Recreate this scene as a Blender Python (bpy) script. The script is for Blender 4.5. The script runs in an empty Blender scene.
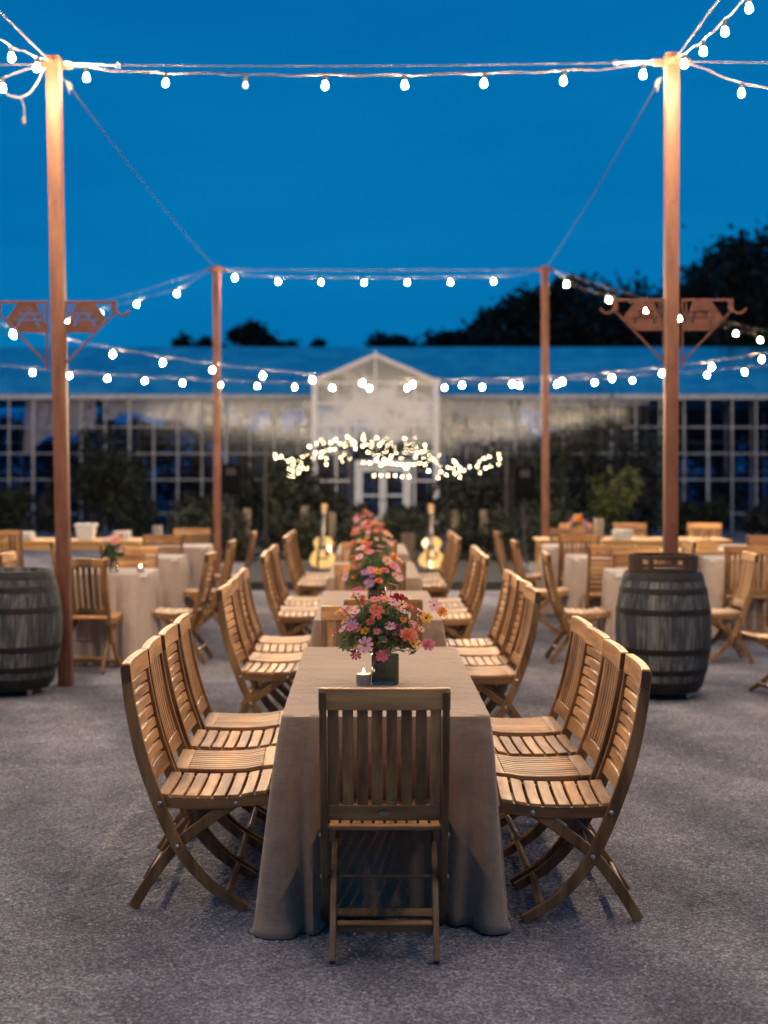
import bpy, bmesh, math, random
import numpy as np
from mathutils import Vector, Matrix
random.seed(7)
RNG = np.random.default_rng(11)
C = bpy.context.scene.collection
F, CX, HY, EYE = 1422.0, 384.0, 467.0, 1.63
PI = math.pi
def P(x, y, d):            # a measured point of the place: metres right, away, up
    return Vector(((x-CX)*d/F, d, EYE-(y-HY)*d/F))

# ------------------------------------------------------------------ materials
def new_mat(name):
    m = bpy.data.materials.new(name); m.use_nodes = True
    nt = m.node_tree; nt.nodes.clear()
    out = nt.nodes.new('ShaderNodeOutputMaterial')
    return m, nt, out
def N(nt, t, **kw):
    n = nt.nodes.new(t)
    for k, v in kw.items():
        if k.startswith('i_'):
            n.inputs[k[2:].replace('_', ' ')].default_value = v
        else: setattr(n, k, v)
    return n
def L(nt, a, ao, b, bi): nt.links.new(a.outputs[ao], b.inputs[bi])
def ramp(nt, stops):
    r = nt.nodes.new('ShaderNodeValToRGB'); e = r.color_ramp.elements
    while len(e) < len(stops): e.new(0.5)
    for q, (p, c) in zip(e, stops):
        q.position = p; q.color = (*c, 1) if len(c) == 3 else c
    return r
def surf(name, c1, c2, scale=8, stretch=(1,1,1), rough=.6, bump=.2, bscale=60, dist=.004, metal=0, spec=.4, detail=6, objrand=0.0, tone=False, coat=0, sheen=0, mid=(.35,.65)):
    m, nt, out = new_mat(name)
    tc = N(nt, 'ShaderNodeTexCoord'); mp = N(nt, 'ShaderNodeMapping'); mp.inputs['Scale'].default_value = stretch
    L(nt, tc, 'Object', mp, 'Vector')
    no = N(nt, 'ShaderNodeTexNoise'); no.inputs['Scale'].default_value = scale; no.inputs['Detail'].default_value = detail; no.inputs['Roughness'].default_value = .62
    oi = N(nt, 'ShaderNodeObjectInfo')
    ad = N(nt, 'ShaderNodeVectorMath', operation='MULTIPLY_ADD'); ad.inputs[1].default_value = (37, 17, 23)
    cb = N(nt, 'ShaderNodeCombineXYZ')
    for k in 'XYZ': L(nt, oi, 'Random', cb, k)
    L(nt, cb, 0, ad, 0); L(nt, mp, 0, ad, 2)
    L(nt, ad, 0, no, 'Vector')
    r = ramp(nt, [(mid[0], c1), (mid[1], c2)]); L(nt, no, 0, r, 0)
    col = r
    pr = N(nt, 'ShaderNodeBsdfPrincipled'); pr.inputs['Roughness'].default_value = rough; pr.inputs['Metallic'].default_value = metal
    pr.inputs['Specular IOR Level'].default_value = spec
    pr.inputs['Coat Weight'].default_value = coat; pr.inputs['Sheen Weight'].default_value = sheen
    last, sock = r, 0
    if tone or objrand:
        hs = N(nt, 'ShaderNodeHueSaturation'); L(nt, last, sock, hs, 'Color')
        mr = N(nt, 'ShaderNodeMapRange'); mr.inputs['To Min'].default_value = 1-objrand; mr.inputs['To Max'].default_value = 1+objrand
        L(nt, oi, 'Random', mr, 'Value')
        if tone:
            at = N(nt, 'ShaderNodeAttribute'); at.attribute_name = 'tone'
            mu = N(nt, 'ShaderNodeMath', operation='MULTIPLY'); L(nt, at, 'Fac', mu, 0); L(nt, mr, 0, mu, 1); L(nt, mu, 0, hs, 'Value')
        else: L(nt, mr, 0, hs, 'Value')
        last, sock = hs, 'Color'
    L(nt, last, sock, pr, 'Base Color')
    if bump:
        n2 = N(nt, 'ShaderNodeTexNoise'); n2.inputs['Scale'].default_value = bscale; n2.inputs['Detail'].default_value = 4
        L(nt, mp, 0, n2, 'Vector')
        b = N(nt, 'ShaderNodeBump'); b.inputs['Strength'].default_value = bump; b.inputs['Distance'].default_value = dist
        L(nt, n2, 0, b, 'Height'); L(nt, b, 0, pr, 'Normal')
    L(nt, pr, 0, out, 0)
    return m
def emit(name, c, s):
    m, nt, out = new_mat(name); e = N(nt, 'ShaderNodeEmission'); e.inputs[0].default_value = (*c, 1); e.inputs[1].default_value = s
    L(nt, e, 0, out, 0); return m
def glass(name, tint, rough=.02, boost=.0, diff=0.0, dcol=(.6,.65,.7)):
    m, nt, out = new_mat(name)
    t = N(nt, 'ShaderNodeBsdfTransparent'); t.inputs[0].default_value = (*tint, 1)
    g = N(nt, 'ShaderNodeBsdfGlossy'); g.inputs['Roughness'].default_value = rough; g.inputs['Color'].default_value = ((.9,.95,1,1) if boost > .2 or name in ('clear_glass','dark_green_glass') else (.38,.42,.48,1))
    lw = N(nt, 'ShaderNodeFresnel'); lw.inputs['IOR'].default_value = 1.5
    ad = N(nt, 'ShaderNodeMath', operation='ADD'); ad.inputs[1].default_value = boost; ad.use_clamp = True
    L(nt, lw, 0, ad, 0)
    base = t
    if diff:
        d = N(nt, 'ShaderNodeBsdfDiffuse'); d.inputs[0].default_value = (*dcol, 1)
        tl = N(nt, 'ShaderNodeBsdfTranslucent'); tl.inputs[0].default_value = (*dcol, 1)
        md = N(nt, 'ShaderNodeMixShader'); md.inputs[0].default_value = .4; L(nt, d, 0, md, 1); L(nt, tl, 0, md, 2)
        mm = N(nt, 'ShaderNodeMixShader')
        no = N(nt, 'ShaderNodeTexNoise'); no.inputs['Scale'].default_value = 1.3; no.inputs['Detail'].default_value = 5
        tc = N(nt, 'ShaderNodeTexCoord'); L(nt, tc, 'Object', no, 'Vector')
        mr = N(nt, 'ShaderNodeMapRange'); mr.inputs['From Min'].default_value = .35; mr.inputs['From Max'].default_value = .65
        mr.inputs['From Min'].default_value = .42; mr.inputs['From Max'].default_value = .6; mr.inputs['To Min'].default_value = diff*.35; mr.inputs['To Max'].default_value = min(1, diff*1.35)
        L(nt, no, 0, mr, 0); L(nt, mr, 0, mm, 0)
        L(nt, t, 0, mm, 1); L(nt, md, 0, mm, 2); base = mm
    mx = N(nt, 'ShaderNodeMixShader'); L(nt, ad, 0, mx, 0); L(nt, base, 0, mx, 1); L(nt, g, 0, mx, 2); L(nt, mx, 0, out, 0)
    return m

M = {}
M['wood_x'] = surf('teak_grain_across', (.165,.071,.024), (.50,.268,.104), 15, (.12,1,1), .40, .25, 90, .002, spec=.5, objrand=.17, tone=True)
M['wood_z'] = surf('teak_grain_upright', (.165,.071,.024), (.50,.268,.104), 15, (1,1,.12), .42, .25, 90, .002, spec=.5, objrand=.17, tone=True)
M['wood_y'] = surf('teak_grain_along', (.165,.071,.024), (.50,.268,.104), 15, (1,.12,1), .40, .25, 90, .002, spec=.5, objrand=.17, tone=True)
M['endgrain'] = surf('teak_end_grain', (.06,.03,.016), (.11,.055,.03), 60, (1,1,1), .8, .2, 200, .001)
M['brass'] = surf('bolt_metal', (.45,.42,.38), (.6,.56,.5), 30, rough=.35, bump=0, metal=1)
M['badge'] = surf('badge_metal', (.22,.19,.15), (.32,.28,.22), 80, rough=.4, bump=0, metal=.8)
M['rust'] = surf('terracotta_paint', (.140,.052,.031), (.240,.098,.060), 11, (1,1,.22), .55, .25, 70, .002, objrand=.04)
M['rust2'] = surf('rusty_steel_plate', (.09,.034,.025), (.15,.056,.04), 14, rough=.7, bump=.2)
M['galv'] = surf('galvanised_hardware', (.42,.42,.40), (.62,.61,.58), 30, rough=.35, bump=.1, metal=.9)
M['cable'] = surf('steel_cable', (.12,.12,.12), (.20,.20,.20), 60, rough=.6, bump=0)
M['cord'] = surf('cream_cord', (.20,.19,.17), (.34,.32,.28), 30, rough=.6, bump=0)
M['blackcord'] = surf('black_rubber', (.012,.012,.013), (.03,.03,.03), 30, rough=.6, bump=0)
M['socket'] = surf('socket_plastic', (.05,.048,.045), (.09,.085,.08), 30, rough=.5, bump=0)
M['bulb'] = emit('lit_bulb', (1,.72,.42), 2750)
M['dimbulb'] = emit('dim_bulb', (1,.8,.6), 3.0)
M['fairy'] = emit('fairy_light', (1,.78,.46), 60)
M['flame'] = emit('candle_flame', (1,.55,.2), 120)
M['white'] = surf('white_ware', (.66,.63,.58), (.78,.75,.70), 10, rough=.45, bump=.1)
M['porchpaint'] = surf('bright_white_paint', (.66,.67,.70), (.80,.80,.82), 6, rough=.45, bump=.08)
M['guy'] = surf('dull_cable', (.10,.12,.12), (.14,.16,.16), 30, rough=.95, bump=0, spec=0)
M['tan'] = surf('tan_ceramic', (.28,.24,.19), (.38,.33,.26), 10, rough=.6, bump=.1)
M['napkin'] = surf('white_paper', (.68,.64,.6), (.8,.77,.73), 20, rough=.9, bump=.3)
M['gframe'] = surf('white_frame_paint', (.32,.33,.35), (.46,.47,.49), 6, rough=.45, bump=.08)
M['speaker'] = surf('black_speaker', (.004,.004,.005), (.008,.008,.01), 30, rough=.9, bump=.2, spec=.05)
M['stage'] = surf('black_stage_carpet', (.014,.015,.018), (.035,.036,.042), 9, rough=.9, bump=.3)
M['spruce'] = surf('spruce_top', (.80,.50,.13), (.92,.66,.24), 10, (1,1,.1), .28, .05, 60, coat=.4)
M['dkwood'] = surf('rosewood', (.035,.014,.009), (.09,.035,.02), 14, (1,1,.15), .35, .05, 60, coat=.3)
M['pine'] = surf('golden_pine', (.50,.28,.10), (.70,.43,.18), 7, (.15,1,1), .5, .2, 60, .002, tone=True)
M['oldwood'] = surf('weathered_slats', (.10,.075,.06), (.18,.135,.105), 9, (1,1,.15), .8, .3)
M['glassgreen'] = glass('dark_green_glass', (.30,.40,.36), .02, .05)
M['clearglass'] = glass('clear_glass', (.96,.96,.95), .02, .0)
M['wax'] = surf('candle_wax', (.85,.80,.68), (.9,.86,.76), 10, rough=.5, bump=0)
M['pane'] = glass('greenhouse_pane', (.60,.62,.76), .12, .03)
M['frost'] = glass('frosted_panel', (.5,.62,.7), .2, .03, .85, (.86,.86,.88))
M['roofpane'] = glass('roof_panel', (.4,.6,.6), .14, .36, .62, (.30,.72,.52))
M['shade'] = surf('shade_cloth', (.60,.60,.61), (.86,.86,.86), 1.6, rough=.9, bump=.3, bscale=6, dist=.05)
M['tshirt'] = surf('hedge_dark', (.01,.013,.012), (.02,.026,.02), 3, rough=1, bump=0)

def cloth_mat(name, c1, c2):
    m, nt, out = new_mat(name)
    tc = N(nt, 'ShaderNodeTexCoord')
    pr = N(nt, 'ShaderNodeBsdfPrincipled'); pr.inputs['Roughness'].default_value = .9; pr.inputs['Specular IOR Level'].default_value = .15; pr.inputs['Sheen Weight'].default_value = .25
    cols = []
    for st, so in (((14, 210, 1),'UV'), ((210, 14, 1),'UV'), ((45, 45, 45),'Object')):
        mp = N(nt, 'ShaderNodeMapping'); mp.inputs['Scale'].default_value = st; L(nt, tc, so, mp, 'Vector')
        no = N(nt, 'ShaderNodeTexNoise'); no.inputs['Scale'].default_value = 1.0; no.inputs['Detail'].default_value = 2; L(nt, mp, 0, no, 'Vector'); cols.append(no)
    a = N(nt, 'ShaderNodeMath', operation='ADD'); L(nt, cols[0], 0, a, 0); L(nt, cols[1], 0, a, 1)
    b = N(nt, 'ShaderNodeMath', operation='ADD'); L(nt, a, 0, b, 0); L(nt, cols[2], 0, b, 1)
    dv = N(nt, 'ShaderNodeMath', operation='DIVIDE'); dv.inputs[1].default_value = 3; L(nt, b, 0, dv, 0)
    big = N(nt, 'ShaderNodeTexNoise'); big.inputs['Scale'].default_value = 3; L(nt, tc, 'Object', big, 'Vector')
    mxv = N(nt, 'ShaderNodeMath', operation='MULTIPLY_ADD'); mxv.inputs[1].default_value = .3; L(nt, big, 0, mxv, 0); L(nt, dv, 0, mxv, 2)
    r = ramp(nt, [(.36, c1), (.95, c2)]); L(nt, mxv, 0, r, 0); L(nt, r, 0, pr, 'Base Color')
    cn_ = N(nt, 'ShaderNodeTexNoise'); cn_.inputs['Scale'].default_value = 5.5; cn_.inputs['Detail'].default_value = 3; cn_.inputs['Distortion'].default_value = .8; L(nt, tc, 'Object', cn_, 'Vector')
    b1 = N(nt, 'ShaderNodeBump'); b1.inputs['Strength'].default_value = .5; b1.inputs['Distance'].default_value = .03; L(nt, cn_, 0, b1, 'Height')
    bu = N(nt, 'ShaderNodeBump'); bu.inputs['Strength'].default_value = .35; bu.inputs['Distance'].default_value = .002; L(nt, dv, 0, bu, 'Height'); L(nt, b1, 0, bu, 'Normal'); L(nt, bu, 0, pr, 'Normal')
    L(nt, pr, 0, out, 0); return m
M['linen'] = cloth_mat('taupe_linen', (.245,.162,.108), (.40,.285,.195))
M['linen2'] = cloth_mat('rose_beige_linen', (.37,.29,.25), (.52,.42,.36))

def barrel_mat():
    m, nt, out = new_mat('weathered_oak_staves')
    tc = N(nt, 'ShaderNodeTexCoord'); sx = N(nt, 'ShaderNodeSeparateXYZ'); L(nt, tc, 'Object', sx, 0)
    at = N(nt, 'ShaderNodeMath', operation='ARCTAN2'); L(nt, sx, 'Y', at, 0); L(nt, sx, 'X', at, 1)
    ml = N(nt, 'ShaderNodeMath', operation='MULTIPLY'); ml.inputs[1].default_value = 24/(2*PI); L(nt, at, 0, ml, 0)
    fr = N(nt, 'ShaderNodeMath', operation='FRACT'); L(nt, ml, 0, fr, 0)
    fl = N(nt, 'ShaderNodeMath', operation='FLOOR'); L(nt, ml, 0, fl, 0)
    wn = N(nt, 'ShaderNodeTexWhiteNoise', noise_dimensions='1D'); L(nt, fl, 0, wn, 'W')
    mp = N(nt, 'ShaderNodeMapping'); mp.inputs['Scale'].default_value = (14,14,1.6); L(nt, tc, 'Object', mp, 'Vector')
    no = N(nt, 'ShaderNodeTexNoise'); no.inputs['Scale'].default_value = 2.2; no.inputs['Detail'].default_value = 8; no.inputs['Roughness'].default_value = .7; L(nt, mp, 0, no, 'Vector')
    s = N(nt, 'ShaderNodeMath', operation='MULTIPLY_ADD'); s.inputs[1].default_value = .28; L(nt, wn, 0, s, 0); L(nt, no, 0, s, 2)
    r = ramp(nt, [(.40, (.010,.012,.016)), (.60, (.040,.045,.054)), (.82, (.17,.165,.16))]); L(nt, s, 0, r, 0)
    # joints between the staves: grooves
    pp = N(nt, 'ShaderNodeMath', operation='PINGPONG'); pp.inputs[1].default_value = .5; L(nt, fr, 0, pp, 0)
    st = N(nt, 'ShaderNodeMapRange'); st.inputs['From Max'].default_value = .05; L(nt, pp, 0, st, 0)
    mx = N(nt, 'ShaderNodeMix', data_type='RGBA'); L(nt, st, 0, mx, 'Factor'); mx.inputs[6].default_value = (.008,.008,.009,1); L(nt, r, 0, mx, 7)
    pr = N(nt, 'ShaderNodeBsdfPrincipled'); pr.inputs['Roughness'].default_value = .8; L(nt, mx, 2, pr, 'Base Color')
    ad = N(nt, 'ShaderNodeMath', operation='MULTIPLY_ADD'); ad.inputs[1].default_value = .25; L(nt, no, 0, ad, 0); L(nt, st, 0, ad, 2)
    b = N(nt, 'ShaderNodeBump'); b.inputs['Strength'].default_value = .8; b.inputs['Distance'].default_value = .006; L(nt, ad, 0, b, 'Height'); L(nt, b, 0, pr, 'Normal')
    L(nt, pr, 0, out, 0); return m
M['staves'] = barrel_mat()
M['traywood'] = surf('dark_stained_oak', (.022,.013,.009), (.07,.036,.022), 7, (1,1,.3), .7, .3)
M['hoop'] = surf('dark_iron_hoop', (.008,.008,.009), (.022,.02,.02), 20, rough=.6, bump=.2, metal=.3)

def gravel_mat():
    m, nt, out = new_mat('crushed_gravel')
    tc = N(nt, 'ShaderNodeTexCoord')
    pr = N(nt, 'ShaderNodeBsdfPrincipled'); pr.inputs['Roughness'].default_value = .92; pr.inputs['Specular IOR Level'].default_value = .2
    def noise(sc, det=6, ro=.6):
        n = N(nt, 'ShaderNodeTexNoise'); n.inputs['Scale'].default_value = sc; n.inputs['Detail'].default_value = det; n.inputs['Roughness'].default_value = ro
        L(nt, tc, 'Object', n, 'Vector'); return n
    big, mid, fine = noise(.45, 5), noise(5, 6, .65), noise(70, 5, .75)
    vo = N(nt, 'ShaderNodeTexVoronoi'); vo.inputs['Scale'].default_value = 125; vo.inputs['Randomness'].default_value = 1; L(nt, tc, 'Object', vo, 'Vector')
    rv = ramp(nt, [(0, (.105,.112,.136)), (.5, (.212,.22,.256)), (.85, (.325,.33,.368)), (1, (.50,.49,.51))])
    sp = N(nt, 'ShaderNodeSeparateColor'); L(nt, vo, 'Color', sp, 0); L(nt, sp, 0, rv, 0)
    rb = ramp(nt, [(.34, (.62,.60,.62)), (.66, (1.22,1.18,1.16))]); L(nt, big, 0, rb, 0)
    rm = ramp(nt, [(.30, (.68,.67,.68)), (.70, (1.16,1.16,1.16))]); L(nt, mid, 0, rm, 0)
    m1 = N(nt, 'ShaderNodeMix', data_type='RGBA', blend_type='MULTIPLY'); m1.inputs[0].default_value = 1; L(nt, rv, 0, m1, 6); L(nt, rb, 0, m1, 7)
    m2 = N(nt, 'ShaderNodeMix', data_type='RGBA', blend_type='MULTIPLY'); m2.inputs[0].default_value = .9; L(nt, m1, 2, m2, 6); L(nt, rm, 0, m2, 7)
    L(nt, m2, 2, pr, 'Base Color')
    # tyre-tread marks pressed across the gravel, broken up by noise
    wv = N(nt, 'ShaderNodeTexWave'); wv.inputs['Scale'].default_value = 4.5; wv.inputs['Distortion'].default_value = 5; wv.inputs['Detail'].default_value = 3; wv.inputs['Detail Scale'].default_value = 2.2
    mpw = N(nt, 'ShaderNodeMapping'); mpw.inputs['Rotation'].default_value = (0, 0, .5); L(nt, tc, 'Object', mpw, 0); L(nt, mpw, 0, wv, 'Vector')
    tr_ = N(nt, 'ShaderNodeTexWave'); tr_.inputs['Scale'].default_value = .42; tr_.inputs['Distortion'].default_value = 3.5; tr_.inputs['Detail'].default_value = 2
    mpt = N(nt, 'ShaderNodeMapping'); mpt.inputs['Rotation'].default_value = (0,0,-.35); L(nt, tc, 'Object', mpt, 0); L(nt, mpt, 0, tr_, 'Vector')
    rt = ramp(nt, [(.1,(.80,.80,.82)),(.5,(1.05,1.05,1.05)),(.9,(1.12,1.11,1.10))]); L(nt, tr_, 'Fac', rt, 0)
    m3 = N(nt, 'ShaderNodeMix', data_type='RGBA', blend_type='MULTIPLY'); m3.inputs[0].default_value = 1; L(nt, m2, 2, m3, 6); L(nt, rt, 0, m3, 7); L(nt, m3, 2, pr, 'Base Color')
    h = N(nt, 'ShaderNodeMath', operation='MULTIPLY_ADD'); h.inputs[1].default_value = .22; L(nt, vo, 'Distance', h, 0)
    h2 = N(nt, 'ShaderNodeMath', operation='MULTIPLY_ADD'); h2.inputs[1].default_value = .4; L(nt, fine, 0, h2, 0)
    h3 = N(nt, 'ShaderNodeMath', operation='MULTIPLY_ADD'); h3.inputs[1].default_value = 1.6; L(nt, mid, 0, h3, 0)
    h4 = N(nt, 'ShaderNodeMath', operation='MULTIPLY'); h4.inputs[1].default_value = .28; L(nt, wv, 'Fac', h4, 0)
    L(nt, h4, 0, h3, 2); L(nt, h3, 0, h2, 2); L(nt, h2, 0, h, 2)
    b = N(nt, 'ShaderNodeBump'); b.inputs['Strength'].default_value = 1; b.inputs['Distance'].default_value = .022; L(nt, h, 0, b, 'Height'); L(nt, b, 0, pr, 'Normal')
    L(nt, pr, 0, out, 0); return m
M['gravel'] = gravel_mat()
M['pebble'] = surf('loose_stone', (.13,.135,.15), (.42,.41,.42), 12, rough=.9, bump=.2, detail=2)
def leafmat(name, c1, c2, sc=2.5):
    m, nt, out = new_mat(name)
    tc = N(nt, 'ShaderNodeTexCoord'); no = N(nt, 'ShaderNodeTexNoise'); no.inputs['Scale'].default_value = sc; no.inputs['Detail'].default_value = 4; L(nt, tc, 'Object', no, 'Vector')
    r = ramp(nt, [(.35, c1), (.65, c2)]); L(nt, no, 0, r, 0)
    d = N(nt, 'ShaderNodeBsdfPrincipled'); d.inputs['Roughness'].default_value = .6; L(nt, r, 0, d, 'Base Color')
    t = N(nt, 'ShaderNodeBsdfTranslucent'); L(nt, r, 0, t, 0)
    mx = N(nt, 'ShaderNodeMixShader'); mx.inputs[0].default_value = .25; L(nt, d, 0, mx, 1); L(nt, t, 0, mx, 2); L(nt, mx, 0, out, 0); return m
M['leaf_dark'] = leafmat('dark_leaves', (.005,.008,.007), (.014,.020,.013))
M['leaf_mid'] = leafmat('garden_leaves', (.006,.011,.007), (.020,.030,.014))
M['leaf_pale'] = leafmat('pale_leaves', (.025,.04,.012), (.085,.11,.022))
M['leaf_bq'] = leafmat('bouquet_greens', (.065,.11,.045), (.19,.26,.11), 30)
M['bark'] = surf('bark', (.035,.028,.022), (.08,.065,.05), 12, (1,1,.3), .9, .5)
FLC = {'pink': (.72,.20,.27), 'palepink': (.80,.42,.50), 'magenta': (.52,.05,.19), 'red': (.40,.010,.03), 'orange': (.85,.27,.02), 'coral': (.78,.20,.13), 'yellow': (.85,.48,.03), 'lilac': (.52,.27,.52), 'blue': (.05,.05,.30), 'peach': (.85,.45,.26)}
for k, c in FLC.items():
    M['fl_'+k] = leafmat('petal_'+k, tuple(v*.8 for v in c), tuple(min(.95, v*1.12) for v in c), 40)
M['fl_centre'] = surf('flower_centre', (.30,.12,.01), (.55,.30,.03), 80, rough=.9, bump=0)
M['fl_dark'] = surf('dark_flower_centre', (.03,.012,.008), (.08,.03,.015), 80, rough=.9, bump=0)

# ------------------------------------------------------------------ mesh helpers
class MB:
    def __init__(s): s.v=[]; s.f=[]; s.mi=[]; s.tone=[]; s.mats=[]; s.cur=0; s.t=1.0
    def mat(s, m):
        if m not in s.mats: s.mats.append(m)
        s.cur = s.mats.index(m); return s
    def face(s, idx): s.f.append(tuple(idx)); s.mi.append(s.cur); s.tone.append(s.t)
    def box(s, c, d, rot=None):
        x,y,z = d[0]/2, d[1]/2, d[2]/2; n = len(s.v)
        for a in ((-x,-y,-z),(x,-y,-z),(x,y,-z),(-x,y,-z),(-x,-y,z),(x,-y,z),(x,y,z),(-x,y,z)):
            p = Vector(a)
            if rot is not None: p = rot @ p
            s.v.append(p+Vector(c))
        for q in ((0,3,2,1),(4,5,6,7),(0,1,5,4),(1,2,6,5),(2,3,7,6),(3,0,4,7)): s.face([n+i for i in q])
        return s
    def hexa(s, pts):      # 8 points, bottom loop then top loop
        n = len(s.v); s.v += [Vector(p) for p in pts]
        for q in ((0,3,2,1),(4,5,6,7),(0,1,5,4),(1,2,6,5),(2,3,7,6),(3,0,4,7)): s.face([n+i for i in q])
        return s
    def strip(s, secs, close=False):      # loops of equal count, capped
        n = len(s.v); k = len(secs[0])
        for sec in secs: s.v += [Vector(p) for p in sec]
        for i in range(len(secs)-1):
            for j in range(k):
                a, b = n+i*k+j, n+i*k+(j+1)%k
                s.face((a, b, b+k, a+k))
        s.face([n+j for j in range(k)][::-1]); s.face([n+(len(secs)-1)*k+j for j in range(k)])
        return s
    def tube(s, pts, r, k=6):
        pts = [Vector(p) for p in pts]; secs = []
        rr = r if isinstance(r, (list, tuple)) else [r]*len(pts)
        up = Vector((.123,.2,.97))
        for i, p in enumerate(pts):
            d = (pts[min(i+1, len(pts)-1)]-pts[max(i-1, 0)]).normalized()
            if abs(d.dot(up)) > .95: up = Vector((1,.1,.05))
            a = d.cross(up).normalized(); b = d.cross(a).normalized()
            secs.append([p+(a*math.cos(2*PI*j/k)+b*math.sin(2*PI*j/k))*rr[i] for j in range(k)])
        return s.strip(secs)
    def lathe(s, prof, c=(0,0,0), k=24, axis=None):
        secs = []
        R = axis if axis is not None else Matrix.Identity(3)
        for r, z in prof:
            secs.append([Vector(c)+R@Vector((r*math.cos(2*PI*j/k), r*math.sin(2*PI*j/k), z)) for j in range(k)])
        return s.strip(secs)
    def prism(s, poly, y0, y1, close=True):   # polygon in x,z extruded in y
        n = len(s.v); k = len(poly)
        s.v += [Vector((x, y0, z)) for x, z in poly]+[Vector((x, y1, z)) for x, z in poly]
        s.face([n+j for j in range(k)]); s.face([n+k+j for j in range(k)][::-1])
        for j in range(k): s.face((n+j, n+k+j, n+k+(j+1)%k, n+(j+1)%k))
        return s
    def bm(s):
        return s
    def build(s, name, m=None, parent=None, bevel=0, seg=1, smooth=35, sub=0):
        me = bpy.data.meshes.new(name)
        me.from_pydata([tuple(v) for v in s.v], [], s.f)
        if m is not None and not s.mats: s.mats = [m]
        for q in s.mats: me.materials.append(q)
        me.polygons.foreach_set('material_index', s.mi)
        b = bmesh.new(); b.from_mesh(me)
        lay = b.faces.layers.float.new('tmp') if False else None
        bmesh.ops.recalc_face_normals(b, faces=b.faces)
        b.to_mesh(me); b.free()
        at = me.attributes.new('tone', 'FLOAT', 'FACE'); at.data.foreach_set('value', s.tone)
        if bevel:
            b = bmesh.new(); b.from_mesh(me)
            ed = [e for e in b.edges if len(e.link_faces) == 2 and e.calc_face_angle(0) > .6]
            bmesh.ops.bevel(b, geom=ed, offset=bevel, segments=seg, affect='EDGES', profile=.6, clamp_overlap=True)
            b.to_mesh(me); b.free()
        if smooth:
            me.polygons.foreach_set('use_smooth', [True]*len(me.polygons))
            me.set_sharp_from_angle(angle=math.radians(smooth))
        o = bpy.data.objects.new(name, me); C.objects.link(o)
        if parent is not None: o.parent = parent
        return o
def tag(o, label=None, cat=None, group=None, kind=None):
    if label: o['label'] = label
    if cat: o['category'] = cat
    if group: o['group'] = group
    if kind: o['kind'] = kind
    return o
def thing(name, loc, label, cat, group=None, rz=0):
    o = bpy.data.objects.new(name, None); o.empty_display_size = .1; C.objects.link(o)
    o.location = loc; o.rotation_euler = (0,0,rz)
    return tag(o, label, cat, group)
def copy_tree(o, parent=None):
    c = o.copy(); C.objects.link(c); c.parent = parent
    for ch in list(KIDS.get(o.name, o.children)): copy_tree(ch, c)
    return c
KIDS = {}
def dup(root, loc, rz, label, group=None, cat=None):
    c = copy_tree(root); c.location = loc; c.rotation_euler = (0,0,rz); c['label'] = label
    if group: c['group'] = group
    if cat: c['category'] = cat
    return c

# ------------------------------------------------------------------ ground
g = MB(); g.v = [Vector(p) for p in ((-150,-60,0),(150,-60,0),(150,240,0),(-150,240,0))]; g.face((0,1,2,3))
tag(g.build('ground', M['gravel'], smooth=0), kind='structure')
def stones(n, x0, x1, y0, y1, s0, s1, name):
    xs = RNG.uniform(x0, x1, n); ys = RNG.uniform(y0, y1, n)**1.0; ss = s0+(s1-s0)*RNG.random(n)**3
    base = np.array([(1,0,0),(-1,0,0),(0,1,0),(0,-1,0),(0,0,.6),(.6,.6,.3)], float)
    fc = np.array([(0,5,4),(5,2,4),(2,1,4),(1,3,4),(3,0,4),(0,2,5)], int)
    V = np.empty((n, 6, 3)); 
    for i in range(6):
        j = base[i][None, :]*(1+RNG.uniform(-.35,.35,(n,3)))
        V[:, i, :] = j*ss[:, None]
    an = RNG.uniform(0, 6.28, n); c, s = np.cos(an), np.sin(an)
    X = V[:,:,0]*c[:,None]-V[:,:,1]*s[:,None]; Y = V[:,:,0]*s[:,None]+V[:,:,1]*c[:,None]
    V[:,:,0] = X+xs[:,None]; V[:,:,1] = Y+ys[:,None]; V[:,:,2] = np.maximum(V[:,:,2], -.002)+.001
    Fa = (fc[None]+(np.arange(n)*6)[:,None,None]).reshape(-1,3)
    me = bpy.data.meshes.new(name); me.from_pydata(V.reshape(-1,3).tolist(), [], Fa.tolist()); me.materials.append(M['pebble'])
    o = bpy.data.objects.new(name, me); C.objects.link(o); tag(o, 'loose grey stone chips strewn over the gravel yard', 'gravel', kind='stuff')
stones(160, -3.0, 3.0, 3.7, 8.5, .007, .013, 'loose_stones')
stones(46000, -3.2, 3.2, 3.6, 9.5, .0018, .0078, 'loose_gravel')

# ------------------------------------------------------------------ folding chair
def catmull(pts, n=6):
    out = []; P_ = [pts[0]]+list(pts)+[pts[-1]]
    for i in range(1, len(P_)-2):
        p0,p1,p2,p3 = [Vector(q) for q in P_[i-1:i+3]]
        for k in range(n):
            t = k/n
            out.append(.5*((2*p1)+(-p0+p2)*t+(2*p0-5*p1+4*p2-p3)*t*t+(-p0+3*p1-3*p2+p3)*t**3))
    out.append(Vector(pts[-1])); return out
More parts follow.
